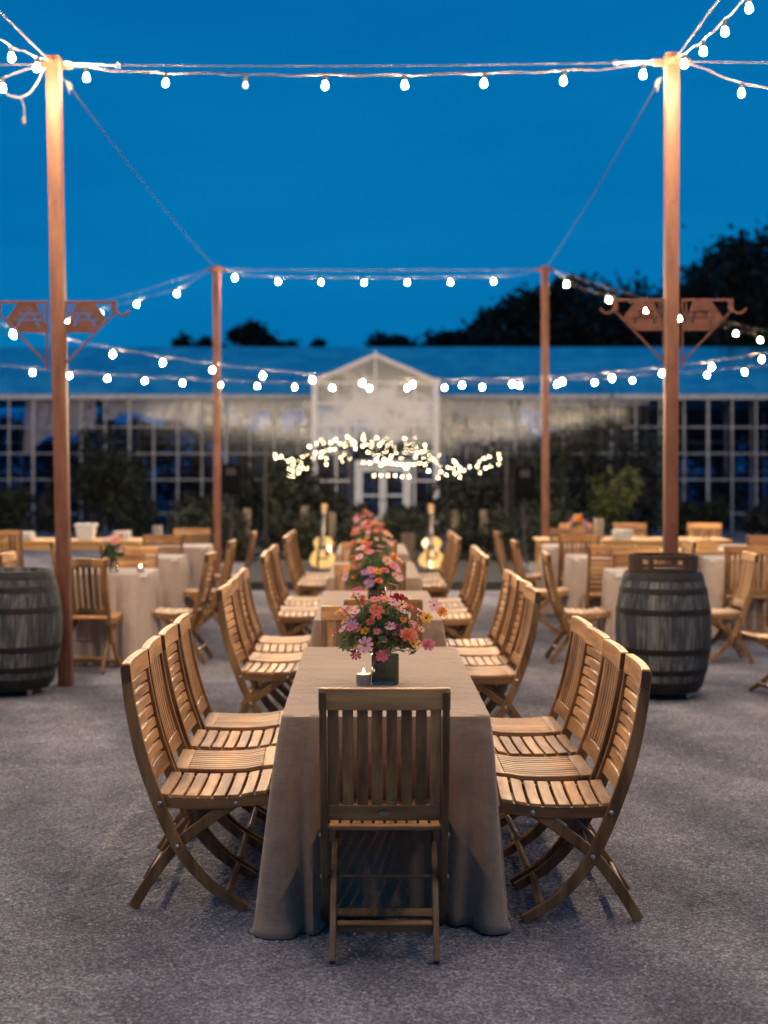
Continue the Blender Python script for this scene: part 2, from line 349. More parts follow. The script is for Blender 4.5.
# y forwards, z up
UP = catmull([(-.322,.902),(-.302,.76),(-.268,.60),(-.212,.43),(-.128,.24),(-.015,.10),(.122,.008)], 5)
RL = catmull([(.085,.395),(-.02,.325),(-.128,.24),(-.215,.135),(-.297,.006)], 4)
def up_at(z):
    for a, b in zip(UP, UP[1:]):
        if a[1] >= z >= b[1]: return a[0]+(b[0]-a[0])*(a[1]-z)/(a[1]-b[1])
    return UP[0][0]
def bar(mb, pts, w, x0, x1, taper=None):
    secs = []
    for i, p in enumerate(pts):
        d = (Vector(pts[min(i+1, len(pts)-1)])-Vector(pts[max(i-1, 0)])).normalized()
        nn = Vector((-d[1], d[0])); ww = w if taper is None else taper(i/(len(pts)-1))
        a, b = Vector(p)+nn*ww/2, Vector(p)-nn*ww/2
        secs.append([(x0,a[0],a[1]),(x1,a[0],a[1]),(x1,b[0],b[1]),(x0,b[0],b[1])])
    mb.strip(secs)
def back_slab(mb, x0, x1, z0, z1, th, nx=6, nz=1, bow=.009):
    # board that follows the curve of the back posts and bows backwards in the middle
    def q(x, z, s): return (x, up_at(z)+.004-bow*(1-(x/.2)**2)+s*th/2, z)
    xs = [x0+(x1-x0)*i/nx for i in range(nx+1)]; zs = [z0+(z1-z0)*i/nz for i in range(nz+1)]
    if nx >= nz:
        secs = []
        for x in xs: secs.append([q(x,z,-1) for z in zs]+[q(x,z,1) for z in zs[::-1]])
    else:
        secs = []
        for z in zs: secs.append([q(x0,z,-1), q(x1,z,-1), q(x1,z,1), q(x0,z,1)])
    mb.strip(secs)
def make_chair(name, kind, label, group):
    rnd = random.Random(3 if kind == 'v' else 5)
    t = thing(name, (0,0,0), label, 'chair', group)
    for s in (-1, 1):
        m = MB(); m.t = .62; bar(m, UP, .042, s*.190, s*.213, lambda q: .034+.012*math.sin(PI*min(1,q*1.1)))  # posts and legs toned darker: shade on upright parts put into the wood colour
        m.build('back_post', M['wood_z'], t, .003)
        m = MB(); m.t = .55; bar(m, RL, .040, s*.160, s*.181); m.build('rear_leg', M['wood_z'], t, .003)
        m = MB()
        for (yy, zz) in ((-.128,.24),(-.192,.398),(.085,.39)):
            m.lathe([(0,0),(.0085,.0),(.0085,.003),(.004,.006),(0,.006)], (s*.213 if yy < 0 else s*.1865, yy, zz), 10, Matrix.Rotation(s*PI/2, 3, 'Y'))
        m.build('bolt', M['brass'], t)
    # backrest
    m = MB().mat(M['wood_x'])
    m.t = 1.45; back_slab(m, -.2135, .2135, .838, .910, .030, 10, 2)  # crest rail toned lighter: light from overhead painted into its colour
    m.t = .9; back_slab(m, -.189, .189, .456, .512, .022, 10, 1)
    if kind == 'v':
        m.mat(M['wood_z'])
        for i in range(8):
            x = -.168+i*.048; m.t = rnd.uniform(.55, 1.35); back_slab(m, x-.018, x+.018, .508, .846, .013, 1, 7)
    else:
        for i in range(7):
            z = .522+i*.0452; m.t = rnd.uniform(1.0, 1.4); back_slab(m, -.189, .189, z, z+.0345, .013, 8, 1)
    b = m.build('backrest', None, t, .0025)
    for s in (-1, 1): MB().box((s*.2142, up_at(.874)+.003, .872), (.0014, .033, .062), Matrix.Rotation(.1, 3, 'X')).build('end_cap', M['endgrain'], b)
    if kind == 'v':
        m = MB(); m.lathe([(0,0),(.02,0),(.02,.002),(0,.0022)], (0,0,0), 20, Matrix.Diagonal((1,.42,1))@Matrix.Identity(3))
        o = m.build('maker_badge', M['badge'], b); o.rotation_euler = (PI/2+.1,0,0); o.location = (0, up_at(.484)-.0215, .484)
    # seat
    def sz(y): return .418+.011*((y+.02)/.2)**2+(.006 if y > .12 else 0)
    m = MB().mat(M['wood_y'])  # seat tops lighter, side rails darker: overhead light painted in; slats also vary
    for s in (-1, 1):
        m.t = .7
        pts = [(y, sz(y)-.030) for y in (-.205,-.14,-.05,.05,.13,.2)]
        bar(m, pts, .040, s*.165, s*.186)
    n = 8
    if kind == 'h':
        m.mat(M['wood_x'])
        for i in range(n):
            y0 = -.205+i*.0515; y1 = y0+.0415; m.t = rnd.uniform(1.2, 1.65)
            secs = []
            for x in (-.188,-.1,0,.1,.188):
                dz = -.006*(1-(x/.19)**2)
                secs.append([(x,y0,sz(y0)-.0105+dz),(x,y1,sz(y1)-.0105+dz),(x,y1,sz(y1)+.003+dz),(x,y0,sz(y0)+.003+dz)])
            m.strip(secs)
    else:
        m.mat(M['wood_x'])
        for y0, y1 in ((-.205,-.150),(.148,.204)):
            m.t = 1.4; m.hexa([(-.188,y0,sz(y0)-.0105),(.188,y0,sz(y0)-.0105),(.188,y1,sz(y1)-.0105),(-.188,y1,sz(y1)-.0105),
                    (-.188,y0,sz(y0)+.003),(.188,y0,sz(y0)+.003),(.188,y1,sz(y1)+.003),(-.188,y1,sz(y1)+.003)])
        m.mat(M['wood_y'])
        for i in range(10):
            x = -.1705+i*.0379; m.t = rnd.uniform(1.2, 1.55)
            secs = [[(x-.0145,y,sz(y)-.010),(x+.0145,y,sz(y)-.010),(x+.0145,y,sz(y)+.0035),(x-.0145,y,sz(y)+.0035)] for y in (-.1495,-.08,0,.08,.1475)]
            m.strip(secs)
    m.build('seat', None, t, .002)
    m = MB(); m.t = .6; m.box((0, -.232, .105), (.318, .02, .038), Matrix.Rotation(.5,3,'X')); m.build('stretcher', M['wood_x'], t, .003)  # stretchers and rod carry the same painted shade as the legs
    m = MB(); m.t = .6; m.box((0, .055, .058), (.378, .02, .032), Matrix.Rotation(-.7,3,'X')); m.build('stretcher', M['wood_x'], t, .003)
    m = MB(); m.t = .5; m.tube([(-.165,.085,.39),(.165,.085,.39)], .009, 8); m.tube([(-.188,-.128,.24),(.188,-.128,.24)], .006, 8); m.build('pivot_rod', M['wood_x'], t)
    return t
protos = {}
def place_chair(kind, x, y, rz, label, group):
    if kind not in protos:
        protos[kind] = make_chair('folding_chair', kind, label, group)
        protos[kind].location = (x, y, 0); protos[kind].rotation_euler = (0,0,rz); return protos[kind]
    return dup(protos[kind], (x, y, 0), rz, label, group)

# ------------------------------------------------------------------ tablecloths and tables
def cloth(name, cx, cy, w, l, rz, label, group, mat, seed, push=False, flare=.085, amp=1.0, h=.752, rc=.03):
    rnd = random.Random(seed); K = 220 if l > 1.2 else 140
    per = []; a, b = w/2, l/2
    segs = [((a-rc, -b), (-1,0), 2*(a-rc)), None]
    pts = []
    # perimeter of the rounded rectangle, anticlockwise from front-left
    def arc(cx_, cy_, a0): return [(cx_+rc*math.cos(a0+PI/2*i/6), cy_+rc*math.sin(a0+PI/2*i/6), math.cos(a0+PI/2*i/6), math.sin(a0+PI/2*i/6)) for i in range(7)]
    def line(x0,y0,x1,y1,nx,ny,k): return [(x0+(x1-x0)*i/k, y0+(y1-y0)*i/k, nx, ny) for i in range(1,k)]
    kx, ky = max(10, int(w/.02)), max(10, int(l/.02))
    pts += arc(-a+rc, -b+rc, PI); pts += line(-a+rc,-b,a-rc,-b,0,-1,kx)
    pts += arc(a-rc,-b+rc,-PI/2); pts += line(a,-b+rc,a,b-rc,1,0,ky)
    pts += arc(a-rc,b-rc,0); pts += line(a-rc,b,-a+rc,b,0,1,kx)
    pts += arc(-a+rc,b-rc,PI/2); pts += line(-a,b-rc,-a,-b+rc,-1,0,ky)
    S = [0]
    for i in range(1, len(pts)): S.append(S[-1]+math.hypot(pts[i][0]-pts[i-1][0], pts[i][1]-pts[i-1][1]))
    Lp = S[-1]+math.hypot(pts[0][0]-pts[-1][0], pts[0][1]-pts[-1][1])
    waves = [(rnd.randint(3,6), rnd.uniform(0,6.28), .5), (rnd.randint(9,13), rnd.uniform(0,6.28), .7), (rnd.randint(17,23), rnd.uniform(0,6.28), .55), (rnd.randint(30,38), rnd.uniform(0,6.28), .35), (rnd.randint(44,50) if l > 1.2 else rnd.randint(26,30), rnd.uniform(0,6.28), .85)]
    cor = [(-a,-b),(a,-b),(a,b),(-a,b)]
    rows = [0,.012,.03,.06,.1,.15,.21,.28,.36,.44,.52,.60,.68,.76,.84,.91,.96,1.0]
    m = MB(); n = len(pts)
    m.v.append(Vector((0,0,h)))
    # flat top rings
    for s in (.35,.7,.95):
        for (x,y,nx,ny) in pts: m.v.append(Vector((x*s, y*s, h)))
    for t in rows:
        for i, (x,y,nx,ny) in enumerate(pts):
            dc = min(math.hypot(x-c[0], y-c[1]) for c in cor); ck = math.exp(-(dc/.13)**2)
            u = S[i]/Lp*2*PI
            wv = sum(am*math.sin(k*u+ph) for k, ph, am in waves)
            wv = wv*(.72+.28*math.sin(2.3*u+waves[3][1]))+.25*math.sin(3*u+t*2.2)
            edge = (1-math.exp(-t*14))*.006
            off = edge+t*flare*(.45+.55*ck)+(t**1.1)*.017*amp*wv*(1+.9*ck)
            cfold = ck*.046*t*math.sin(dc*46+1+.8*math.sin(t*3))
            off += cfold
            cap_ = .125 if l > 1.2 else .14
            off = cap_*math.tanh(off/cap_) if off > 0 else off
            px, py = x+nx*off, y+ny*off
            tx, ty = -ny, nx
            sh = .012*t*math.sin(5*u+waves[0][1]); px += tx*sh; py += ty*sh
            z = h-t*(h-.006)+ (0 if t < 1 else .0)
            if t < .03: z = h-t*h*.6
            if push and ny < -.5:       # the head chair stands against the cloth here
                zz = z
                k1 = 1/(1+math.exp((abs(x)-.235)/.022))
                k2 = 1/(1+math.exp((zz-.50)/.045))
                py += (.205+.012*math.sin(x*40)-.03*(1-z/.5 if z<.5 else 0))*k1*k2
            # hem lies a little on the ground
            if t > .95: px += nx*.012*(t-.95)/.05; py += ny*.012*(t-.95)/.05
            if t > .5: z += (t-.5)*.018*(math.sin(4*u+waves[1][1])+.5*math.sin(11*u+waves[2][1]))*(1 if t<1 else .4); z = max(z,.005)
            m.v.append(Vector((px, py, z)))
    for i in range(n): m.face((0, 1+i, 1+(i+1)%n))
    R = 3+len(rows)
    for r in range(R-1):
        for i in range(n):
            p, q = 1+r*n+i, 1+r*n+(i+1)%n
            m.face((p, p+n, q+n, q))
    o = m.build(name, mat, None, smooth=70)
    uv = o.data.uv_layers.new(name='UVMap'); nv = len(m.v); U = [(v.x, v.y) for v in m.v]
    for r_ in range(3, R):
        for i in range(n): U[1+r_*n+i] = (S[i], h*rows[r_-3]+5)
    for lp in o.data.loops: uv.data[lp.index].uv = U[lp.vertex_index]
    so = o.modifiers.new('thickness', 'SOLIDIFY'); so.thickness = .002; so.offset = -1
    o.location = (cx, cy, 0); o.rotation_euler = (0,0,rz)
    return tag(o, label, 'tablecloth', group)
def folding_table(cx, cy, w, l, rz, label, group):
    t = thing('banquet_table', (cx, cy, 0), label, 'table', group, rz)
    MB().box((0,0,.732), (w-.03, l-.03, .026)).build('tabletop', M['white'], t, .006)
    for sx in (-1, 1):
        for sy in (-1, 1):
            MB().tube([(sx*(w/2-.09), sy*(l/2-.3 if l > 1.2 else l/2-.12), .718), (sx*(w/2-.09), sy*(l/2-.3 if l > 1.2 else l/2-.12), 0)], .0135, 8).build('leg', M['hoop'], t)
    return t
AX = lambda d: .007-.0133*(d-5)
ORD = ['front', 'second', 'third', 'farthest']
TD = [5.0, 8.15, 11.25, 14.3]
RZT = .0133
SIDE = ['nearest', 'second', 'third', 'farthest']
for k, d0 in enumerate(TD):
    cy = d0+.97; cx = AX(cy); tn = ORD[k]
    folding_table(cx, cy, .735, 1.94, RZT, f'long banquet table hidden under the {tn} taupe cloth of the centre row', 'banquet tables of the centre row')
    cloth('tablecloth', cx, cy, .735, 1.94, RZT, f'floor-length taupe linen cloth on the {tn} table of the centre row', 'taupe cloths of the centre row', M['linen'], 20+k, push=(k == 0), flare=.050, amp=2.3)
    jit = random.Random(50+k)
    for side in (-1, 1):
        for i in range(4):
            kind = ('h' if i % 2 == 0 else 'v')
            if (k == 1 and side == 1): kind = ('v' if i % 2 == 0 else 'h')
            yy = d0+(.425 if side < 0 else .27)+i*.458+(jit.uniform(-.015,.015))
            xx = AX(yy)+side*(((.636 if side < 0 else .622),.604,.592,.565)[k]+jit.uniform(-.008,.012))
            sd = 'left' if side < 0 else 'right'; sl = 'horizontal' if kind == 'h' else 'upright'
            place_chair(kind, xx, yy, (-PI/2 if side < 0 else PI/2)+jit.uniform(-.05,.05),
                f'{SIDE[i]} folding chair on the {sd} of the {tn} centre table, {sl} back slats', 'folding chairs along the centre row')
place_chair('v', AX(4.95)-.006, 4.955, 0, 'largest folding chair, back to the viewer, at the near end of the front table', 'folding chairs along the centre row')
for k in range(3):
    a = TD[k]+1.94+.10; b = TD[k+1]-.06
    place_chair('v', AX(a)-.09, a, PI, f'wooden folding chair at the far end of the {ORD[k]} centre table, facing the viewer', 'folding chairs along the centre row')
    place_chair('v', AX(b)+.03, b-.02, 0, f'folding chair with back to the viewer, near end of the {ORD[k+1]} centre table', 'folding chairs along the centre row')

# small square tables either side
def square_set(cx, cy, words, seats, seed, w=.70):
    folding_table(cx, cy, w, w, 0, f'small square table under the cloth, {words}', 'small square tables at the sides')
    cloth('tablecloth', cx, cy, w, w, 0, f'beige cloth on the small table, {words}', 'beige cloths of the side tables', M['linen2'], seed, flare=.045, amp=2.7, rc=.13)
    r = random.Random(seed)
    for which, kind in seats:
        if which == 'front': x, y, rz, wd = cx-.06, cy-.50, r.uniform(-.12,.12), 'at the near edge'
        if which == 'rear': x, y, rz, wd = cx+.05, cy+.52, PI+r.uniform(-.1,.1), 'at the far edge'
        if which == 'left': x, y, rz, wd = cx-.56, cy-.05, -PI/2+r.uniform(-.06,.06), 'on the left'
        if which == 'right': x, y, rz, wd = cx+.52, cy-.05, PI/2+r.uniform(-.06,.06), 'on the right'
        place_chair(kind, x, y, rz, f'folding chair {wd}, small table {words}', 'folding chairs at the side tables')
square_set(-2.29, 12.0, 'nearest in the left row', [('front','v'),('right','h'),('left','v'),('rear','h')], 31)
square_set(-2.33, 14.0, 'middle of the left row', [('front','h'),('right','v'),('left','h')], 32)
square_set(-2.29, 15.9, 'farthest in the left row', [('front','h'),('right','h'),('rear','v')], 33)
square_set(2.24, 12.0, 'behind the right barrel', [('left','h'),('right','v'),('rear','h')], 34)
square_set(2.16, 14.0, 'middle of the right row', [('front','h'),('left','v'),('right','h')], 35)
square_set(2.14, 15.9, 'farthest in the right row', [('front','v'),('left','h'),('rear','h')], 36)
square_set(3.42, 13.8, 'nearer of the outer two', [('right','h'),('front','v')], 37, .66)
square_set(4.10, 15.8, 'farther of the outer two', [('right','v'),('front','h')], 38, .66)
place_chair('h', 2.80, 10.15, PI/2+.12, 'folding chair cut by the right edge of the picture, nearest to the right barrel', 'folding chairs at the side tables')

# ------------------------------------------------------------------ bare wooden tables at the back
def plank_table(cx, cy, w, l, words):
    t = thing('wooden_table', (cx, cy, 0), f'bare golden wooden table {words}', 'table', 'bare wooden tables')
    m = MB(); r = random.Random(int(cx*10))
    for i in range(6):
        y = -l/2+(i+.5)*l/6; m.t = r.uniform(.85,1.15); m.box((0,y,.745), (w, l/6-.008, .03))
    m.build('tabletop', M['pine'], t, .003)
    m = MB()
    for s in (-1,1):
        m.t = .9; m.box((0, s*(l/2-.05), .69), (w-.14, .025, .08)); m.box((s*(w/2-.07), 0, .69), (.025, l-.16, .08))
    m.build('apron', M['pine'], t, .002)
    for sx in (-1,1):
        for sy in (-1,1): MB().box((sx*(w/2-.07), sy*(l/2-.07), .365), (.07,.07,.73)).build('leg', M['pine'], t, .004)
    return t
plank_table(-3.75, 17.1, 1.75, .72, 'at the far left')
plank_table(-5.15, 15.9, 1.5, .72, 'cut by the left edge of the picture')
plank_table(3.45, 15.0, 1.1, .55, 'behind the right post')
plank_table(3.0, 17.3, 2.3, .75, 'at the far right')
for (x, y, rz, kd, lb) in ((-4.35,16.45,.1,'v','wooden folding chair at the near side of the far left bare table'),
        (2.45,17.85,PI,'v','wooden folding chair behind the far right bare table, under the orange flowers'),
        (3.15,17.9,PI,'h','wooden folding chair behind the far right bare table, in its middle'),
        (4.05,17.95,PI-.2,'v','wooden folding chair behind the right end of the far right bare table'),
        (4.95,17.2,PI/2,'h','wooden folding chair at the far right, beyond the bare table'),
        (5.25,17.0,.2,'v','wooden folding chair at the far right edge, back to the viewer')):
    place_chair(kd, x, y, rz, lb, 'folding chairs at the bare tables')
# things on the tables
def bin_(cx, cy, z, w, h, label):
    o = thing('white_bin', (cx,cy,z), label, 'container')
    m = MB(); a, b = w/2*.82, w/2
    m.hexa([(-a,-a,0),(a,-a,0),(a,a,0),(-a,a,0),(-b,-b,h),(b,-b,h),(b,b,h),(-b,b,h)]); m.build('body', M['white'], o, .004)
    m = MB(); m.box((0,0,h-.012), (w*1.1,w*1.1,.03)); m.build('rim', M['white'], o, .005)
bin_(-3.55, 16.95, .76, .22, .19, 'white tapered bin on the far left bare table')
def napkins(cx, cy, z, w, label, seed):
    r = random.Random(seed); m = MB(); zz = 0
    for i in range(9):
        hh = r.uniform(.008,.016)
        m.box((r.uniform(-.02,.02)*w*4, r.uniform(-.02,.02), zz+hh/2), (w*r.uniform(.75,1), .16*r.uniform(.8,1), hh-.001), Matrix.Rotation(r.uniform(-.35,.35),3,'Z')@Matrix.Rotation(r.uniform(-.05,.05),3,'Y')); zz += hh
    o = m.build('napkin_stack', M['napkin'], None, .001); o.location = (cx,cy,z); tag(o, label, 'napkins')
napkins(-4.3, 16.95, .762, .26, 'white napkin stack on the far left bare table, left of the post', 1)
napkins(-3.12, 16.95, .762, .2, 'white napkin stack on the far left bare table, right of the white bin', 2)
napkins(2.86, 17.1, .762, .24, 'white napkin stack on the far right bare table', 3)
napkins(2.42, 14.0, .754, .12, 'folded white napkin on the middle table of the right row', 4)
for (x, y, h, lb) in ((-2.55,16.0,.22,'tan cylinder vase on the farthest small table of the left row'),(2.62,17.35,.24,'tan cylinder vase on the far right bare table')):
    m = MB(); m.lathe([(0,0),(.055,0),(.06,.01),(.06,h-.02),(.052,h),(.045,h),(.05,.03),(0,.03)], k=20)
    o = m.build('cylinder_vase', M['tan'], None); o.location = (x,y,.752 if y<17 else .762); tag(o, lb, 'vase')
# caddy with bottle
t = thing('condiment_box', (3.4,15.0,.762), 'small wooden box with cups on the bare table behind the right post', 'box')
m = MB()
for s in (-1,1): m.box((0,s*.07,.05),(.20,.012,.10)); m.box((s*.094,0,.05),(.012,.128,.10))
m.box((0,0,.006),(.176,.128,.012)); m.build('box', M['pine'], t, .002)
m = MB(); m.lathe([(0,0),(.033,0),(.033,.11),(.012,.15),(.012,.19),(0,.19)], k=16); o = m.build('bottle', M['clearglass'], None); o.location = (3.4,15.0,.775); tag(o,'clear bottle standing in the small wooden box', 'bottle')

# ------------------------------------------------------------------ barrels
def barrel_r(z, H, rb=.266, rm=.338):
    q = (z/H-.5)*2; return rb+(rm-rb)*(1-q*q)**.9 if abs(q) < 1 else rb
def barrel(cx, cy, label, z0=.075, H=.815):
    t = thing('wine_barrel', (cx, cy, 0), label, 'barrel', 'old wine barrels')
    prof = [(0, z0+.03),(.24, z0+.03),(.245,z0)]+[(barrel_r(z, H), z0+z) for z in [H*i/16 for i in range(17)]]+[(.240, z0+H),(.236,z0+H-.03),(0,z0+H-.03)]
    MB().lathe(prof, k=72).build('staves', M['staves'], t, smooth=50)
    for (a, b) in ((.0,.055),(.105,.145),(.25,.29),(.525,.565),(.67,.71),(.76,.815)):
        pr = [(barrel_r(z,H)+.0035, z0+z) for z in [a+(b-a)*i/4 for i in range(5)]]
        inner = [(barrel_r(z,H)-.004, z0+z) for z in (b, a)]
        m = MB(); k = 64; secs = pr+inner
        n = len(m.v)
        for r_, z_ in secs:
            m.v += [Vector((r_*math.cos(2*PI*j/k), r_*math.sin(2*PI*j/k), z_)) for j in range(k)]
        for i in range(len(secs)):
            i2 = (i+1)%len(secs)
            for j in range(k): m.face((i*k+j, i*k+(j+1)%k, i2*k+(j+1)%k, i2*k+j))
        hp = m.build('hoop', M['hoop'], t, smooth=50)
    m = MB(); m.lathe([(0,.052),(.25,.052),(.25,.072),(0,.072)], k=40)
    d = m.build('dolly', M['hoop'], t)
    for a in (.7,2.3,3.9,5.5):
        m = MB(); m.lathe([(0,-.012),(.022,-.012),(.025,-.008),(.025,.008),(.022,.012),(0,.012)], (0,0,0), 16, Matrix.Rotation(PI/2,3,'Y'))
        m.box((0,.0,.02),(.034,.03,.024)); w = m.build('caster', M['galv'], d); w.location = (.205*math.cos(a), .205*math.sin(a), .0255)
    return t
barrel(-2.665, 10.25, 'dark weathered wine barrel by the left post, cut by the left edge')
barrel(1.985, 10.12, 'dark weathered wine barrel in front of the right post')
# round wooden tray standing on the right barrel
t = thing('wooden_tray', (1.985, 10.12, .893), 'round brown wooden tray with handle slots on top of the right barrel', 'tray')
m = MB(); k = 48
def trw(a0, a1, z0, z1):
    n = max(2, int((a1-a0)/(2*PI)*k)); secs = []
    for i in range(n+1):
        a = a0+(a1-a0)*i/n
        secs.append([(r*math.cos(a), r*math.sin(a), z) for r, z in ((.232,z0),(.245,z0),(.245,z1),(.232,z1))])
    m.strip(secs)
trw(0, 2*PI, 0, .03); trw(0, 2*PI, .088, .115)
for c in (0, PI/2, PI, 3*PI/2): 
    if c in (0, PI): trw(c-.75, c+.75, .028, .09)
    else: trw(c-.62, c-.46, .028, .09); trw(c+.46, c+.62, .028, .09)
m.build('rim', M['traywood'], t, .002)
MB().lathe([(0,0),(.231,0),(.231,.012),(0,.012)], k=40).build('base', M['traywood'], t)

# ------------------------------------------------------------------ posts, brackets, cables
def post(name, base, top, label, w=.099):
    t = thing(name, base, label, 'post', 'tall square posts holding the string lights')
    d = Vector(top)-Vector(base)
    m = MB(); h = w/2
    m.hexa([(-h,-h,0),(h,-h,0),(h,h,0),(-h,h,0)]+[(d.x+x*h, d.y+y*h, d.z) for x, y in ((-1,-1),(1,-1),(1,1),(-1,1))])
    m.build('shaft', M['rust'], t, .006, 2)
    m = MB(); m.box((d.x,d.y,d.z-.055),(w+.012,w+.012,.06)); m.box((d.x,d.y,d.z+.004),(w+.004,w+.004,.006)); m.build('collar', M['rust'], t, .004)
    m = MB()
    for s in (-1,1): m.box((d.x+s*(w/2+.045), d.y, d.z-.055), (.09,.02,.05)); m.box((d.x, d.y+s*(w/2+.035), d.z-.055), (.02,.07,.04))
    m.build('lug', M['rust'], t, .003)
    m = MB()
    for z in (1.2, 2.37, 3.6): m.lathe([(0,0),(.011,0),(.008,.007),(0,.007)], (d.x*z/4.66, -h-.0+d.y*z/4.66, z), 8, Matrix.Rotation(PI/2,3,'X'))
    m.build('bolt', M['rust2'], t)
    return t
TOPZ = 4.68
posts = {
 'FL': (P(66,467,10.6), P(53.5,467,10.6)), 'FR': (P(670,467,10.6), P(672,467,10.6)),
 'BL': (P(217.5,467,21.6), P(216.5,467,21.6)), 'BR': (P(545.5,467,21.6), P(545,467,21.6)),
 'NL': (Vector((-3.0,-.6,0)), Vector((-3.0,-.6,0))), 'NR': (Vector((2.15,-.6,0)), Vector((2.15,-.6,0))),
 'OL': (Vector((-8.2,10.6,0)),)*2, 'OR': (Vector((8.0,10.6,0)),)*2,
 'XL': (Vector((-9.2,32.2,0)),)*2, 'XR': (Vector((9.0,32.2,0)),)*2,
 'EL': (Vector((-8.2,17.8,0)),)*2, 'ER': (Vector((8.0,17.8,0)),)*2,
 'GL': (Vector((-8.4,23.9,0)),)*2, 'GR': (Vector((8.2,23.9,0)),)*2 }
words = {'FL':'tall terracotta post beside the left barrel','FR':'tall terracotta post behind the right barrel','BL':'slimmer-looking far terracotta post left of the guitars',
 'BR':'slimmer-looking far terracotta post right of the guitars','NL':'terracotta post beside the viewer on the left','NR':'terracotta post beside the viewer on the right',
 'OL':'terracotta post outside the picture on the left','OR':'terracotta post outside the picture on the right','XL':'terracotta post near the greenhouse at far left','XR':'terracotta post near the greenhouse at far right',
 'EL':'outer left terracotta post level with the back tables','ER':'outer right terracotta post level with the back tables','GL':'outer left terracotta post level with the stage','GR':'outer right terracotta post level with the stage'}
T = {}
for k, (b, tp) in posts.items():
    b = Vector((b.x, b.y, 0)); h = 4.68 if k != 'FR' else 4.70
    tp = Vector((tp.x, tp.y, h)); T[k] = tp
    post('light_post', b, tp, words[k])

def curve_plate(name, outer, holes, th, parent, mat):
    cu = bpy.data.curves.new(name, 'CURVE'); cu.dimensions = '2D'; cu.fill_mode = 'BOTH'; cu.extrude = th/2
    for poly in [outer]+holes:
        sp = cu.splines.new('POLY'); sp.points.add(len(poly)-1); sp.use_cyclic_u = True
        for i, (x, y) in enumerate(poly): sp.points[i].co = (x, y, 0, 1)
    o = bpy.data.objects.new(name, cu); C.objects.link(o)
    dg = bpy.context.evaluated_depsgraph_get(); me = bpy.data.meshes.new_from_object(o.evaluated_get(dg))
    bpy.data.objects.remove(o); bpy.data.curves.remove(cu)
    me.name = name; me.materials.clear(); me.materials.append(mat)
    at = me.attributes.get('tone')
    q = bpy.data.objects.new(name, me); C.objects.link(q); q.parent = parent; q.rotation_euler = (PI/2,0,0); return q
def bracket(post_x, y, label, zs):
    t = thing('hanging_bracket', (post_x, y-.071, zs), label, 'bracket', 'steel brackets with cut-out tables on the front posts')
    sc = 1/5.12/134.2
    for s in (-1, 1):
        def q(px, py): return (s*((px-335)*sc+.0615), -(py-115)*sc)
        def rect(x0,y0,x1,y1): return [q(x0,y0),q(x1,y0),q(x1,y1),q(x0,y1)]
        outer = [q(392,122),q(488,122),q(546,203),q(478,272),q(338,272),q(338,236),q(362,212)]
        holes = [rect(384,171,476,178), [q(402,182),q(412,182),q(404,200),q(394,200)], [q(450,182),q(460,182),q(470,200),q(460,200)],
                 rect(368,203,504,209), [q(390,213),q(400,213),q(390,236),q(380,236)], [q(474,213),q(484,213),q(494,236),q(484,236)]]
        for (hx, hy) in ((432,140),(420,152),(445,152),(432,162)): holes.append([(q(hx,hy)[0]+.0045*math.cos(a*PI/4), q(hx,hy)[1]+.0045*math.sin(a*PI/4)) for a in range(8)])
        curve_plate('cutout_plate', outer, holes, .007, t, M['rust2'])
        m = MB()
        def seg(a, b, w=.016, th=.012):
            a, b = q(*a), q(*b); va, vb = Vector((a[0],0,a[1])), Vector((b[0],0,b[1])); d = (vb-va); n = Vector((-d.z,0,d.x)).normalized()*w/2; y_ = Vector((0,th/2,0))
            m.hexa([va-n-y_, va+n-y_, va+n+y_, va-n+y_, vb-n-y_, vb+n-y_, vb+n+y_, vb-n+y_])
        seg((336,116),(598,116),.020); seg((360,120),(360,236),.012,.011); seg((340,110),(340,460),.014,.013)
        seg((592,168),(345,425),.015,.011); seg((582,116),(582,168),.026,.010)
        m.build('strut', M['rust2'], t, .002)
        m = MB(); pts = []
        for i in range(15):
            a = -PI*.92*i/14; pts.append(q(628-36*math.cos(a), 148-36*math.sin(a)))
        pts = [(p[0], 0, p[1]) for p in pts]; pts = [(q(592,120)[0],0,q(592,120)[1])]+pts
        m.tube(pts, .0105, 8); m.build('hook', M['rust2'], t)
bx = lambda f, z: f[0].x+(f[1].x-f[0].x)*z/4.68
bracket(bx(posts['FL'], 2.8), 10.6, 'rusty steel bracket with picnic-table cut-outs and hooks on the left post', P(0,303,10.6).z)
bracket(bx(posts['FR'], 2.8), 10.6, 'rusty steel bracket with picnic-table cut-outs and hooks on the right post', P(0,301,10.6).z)

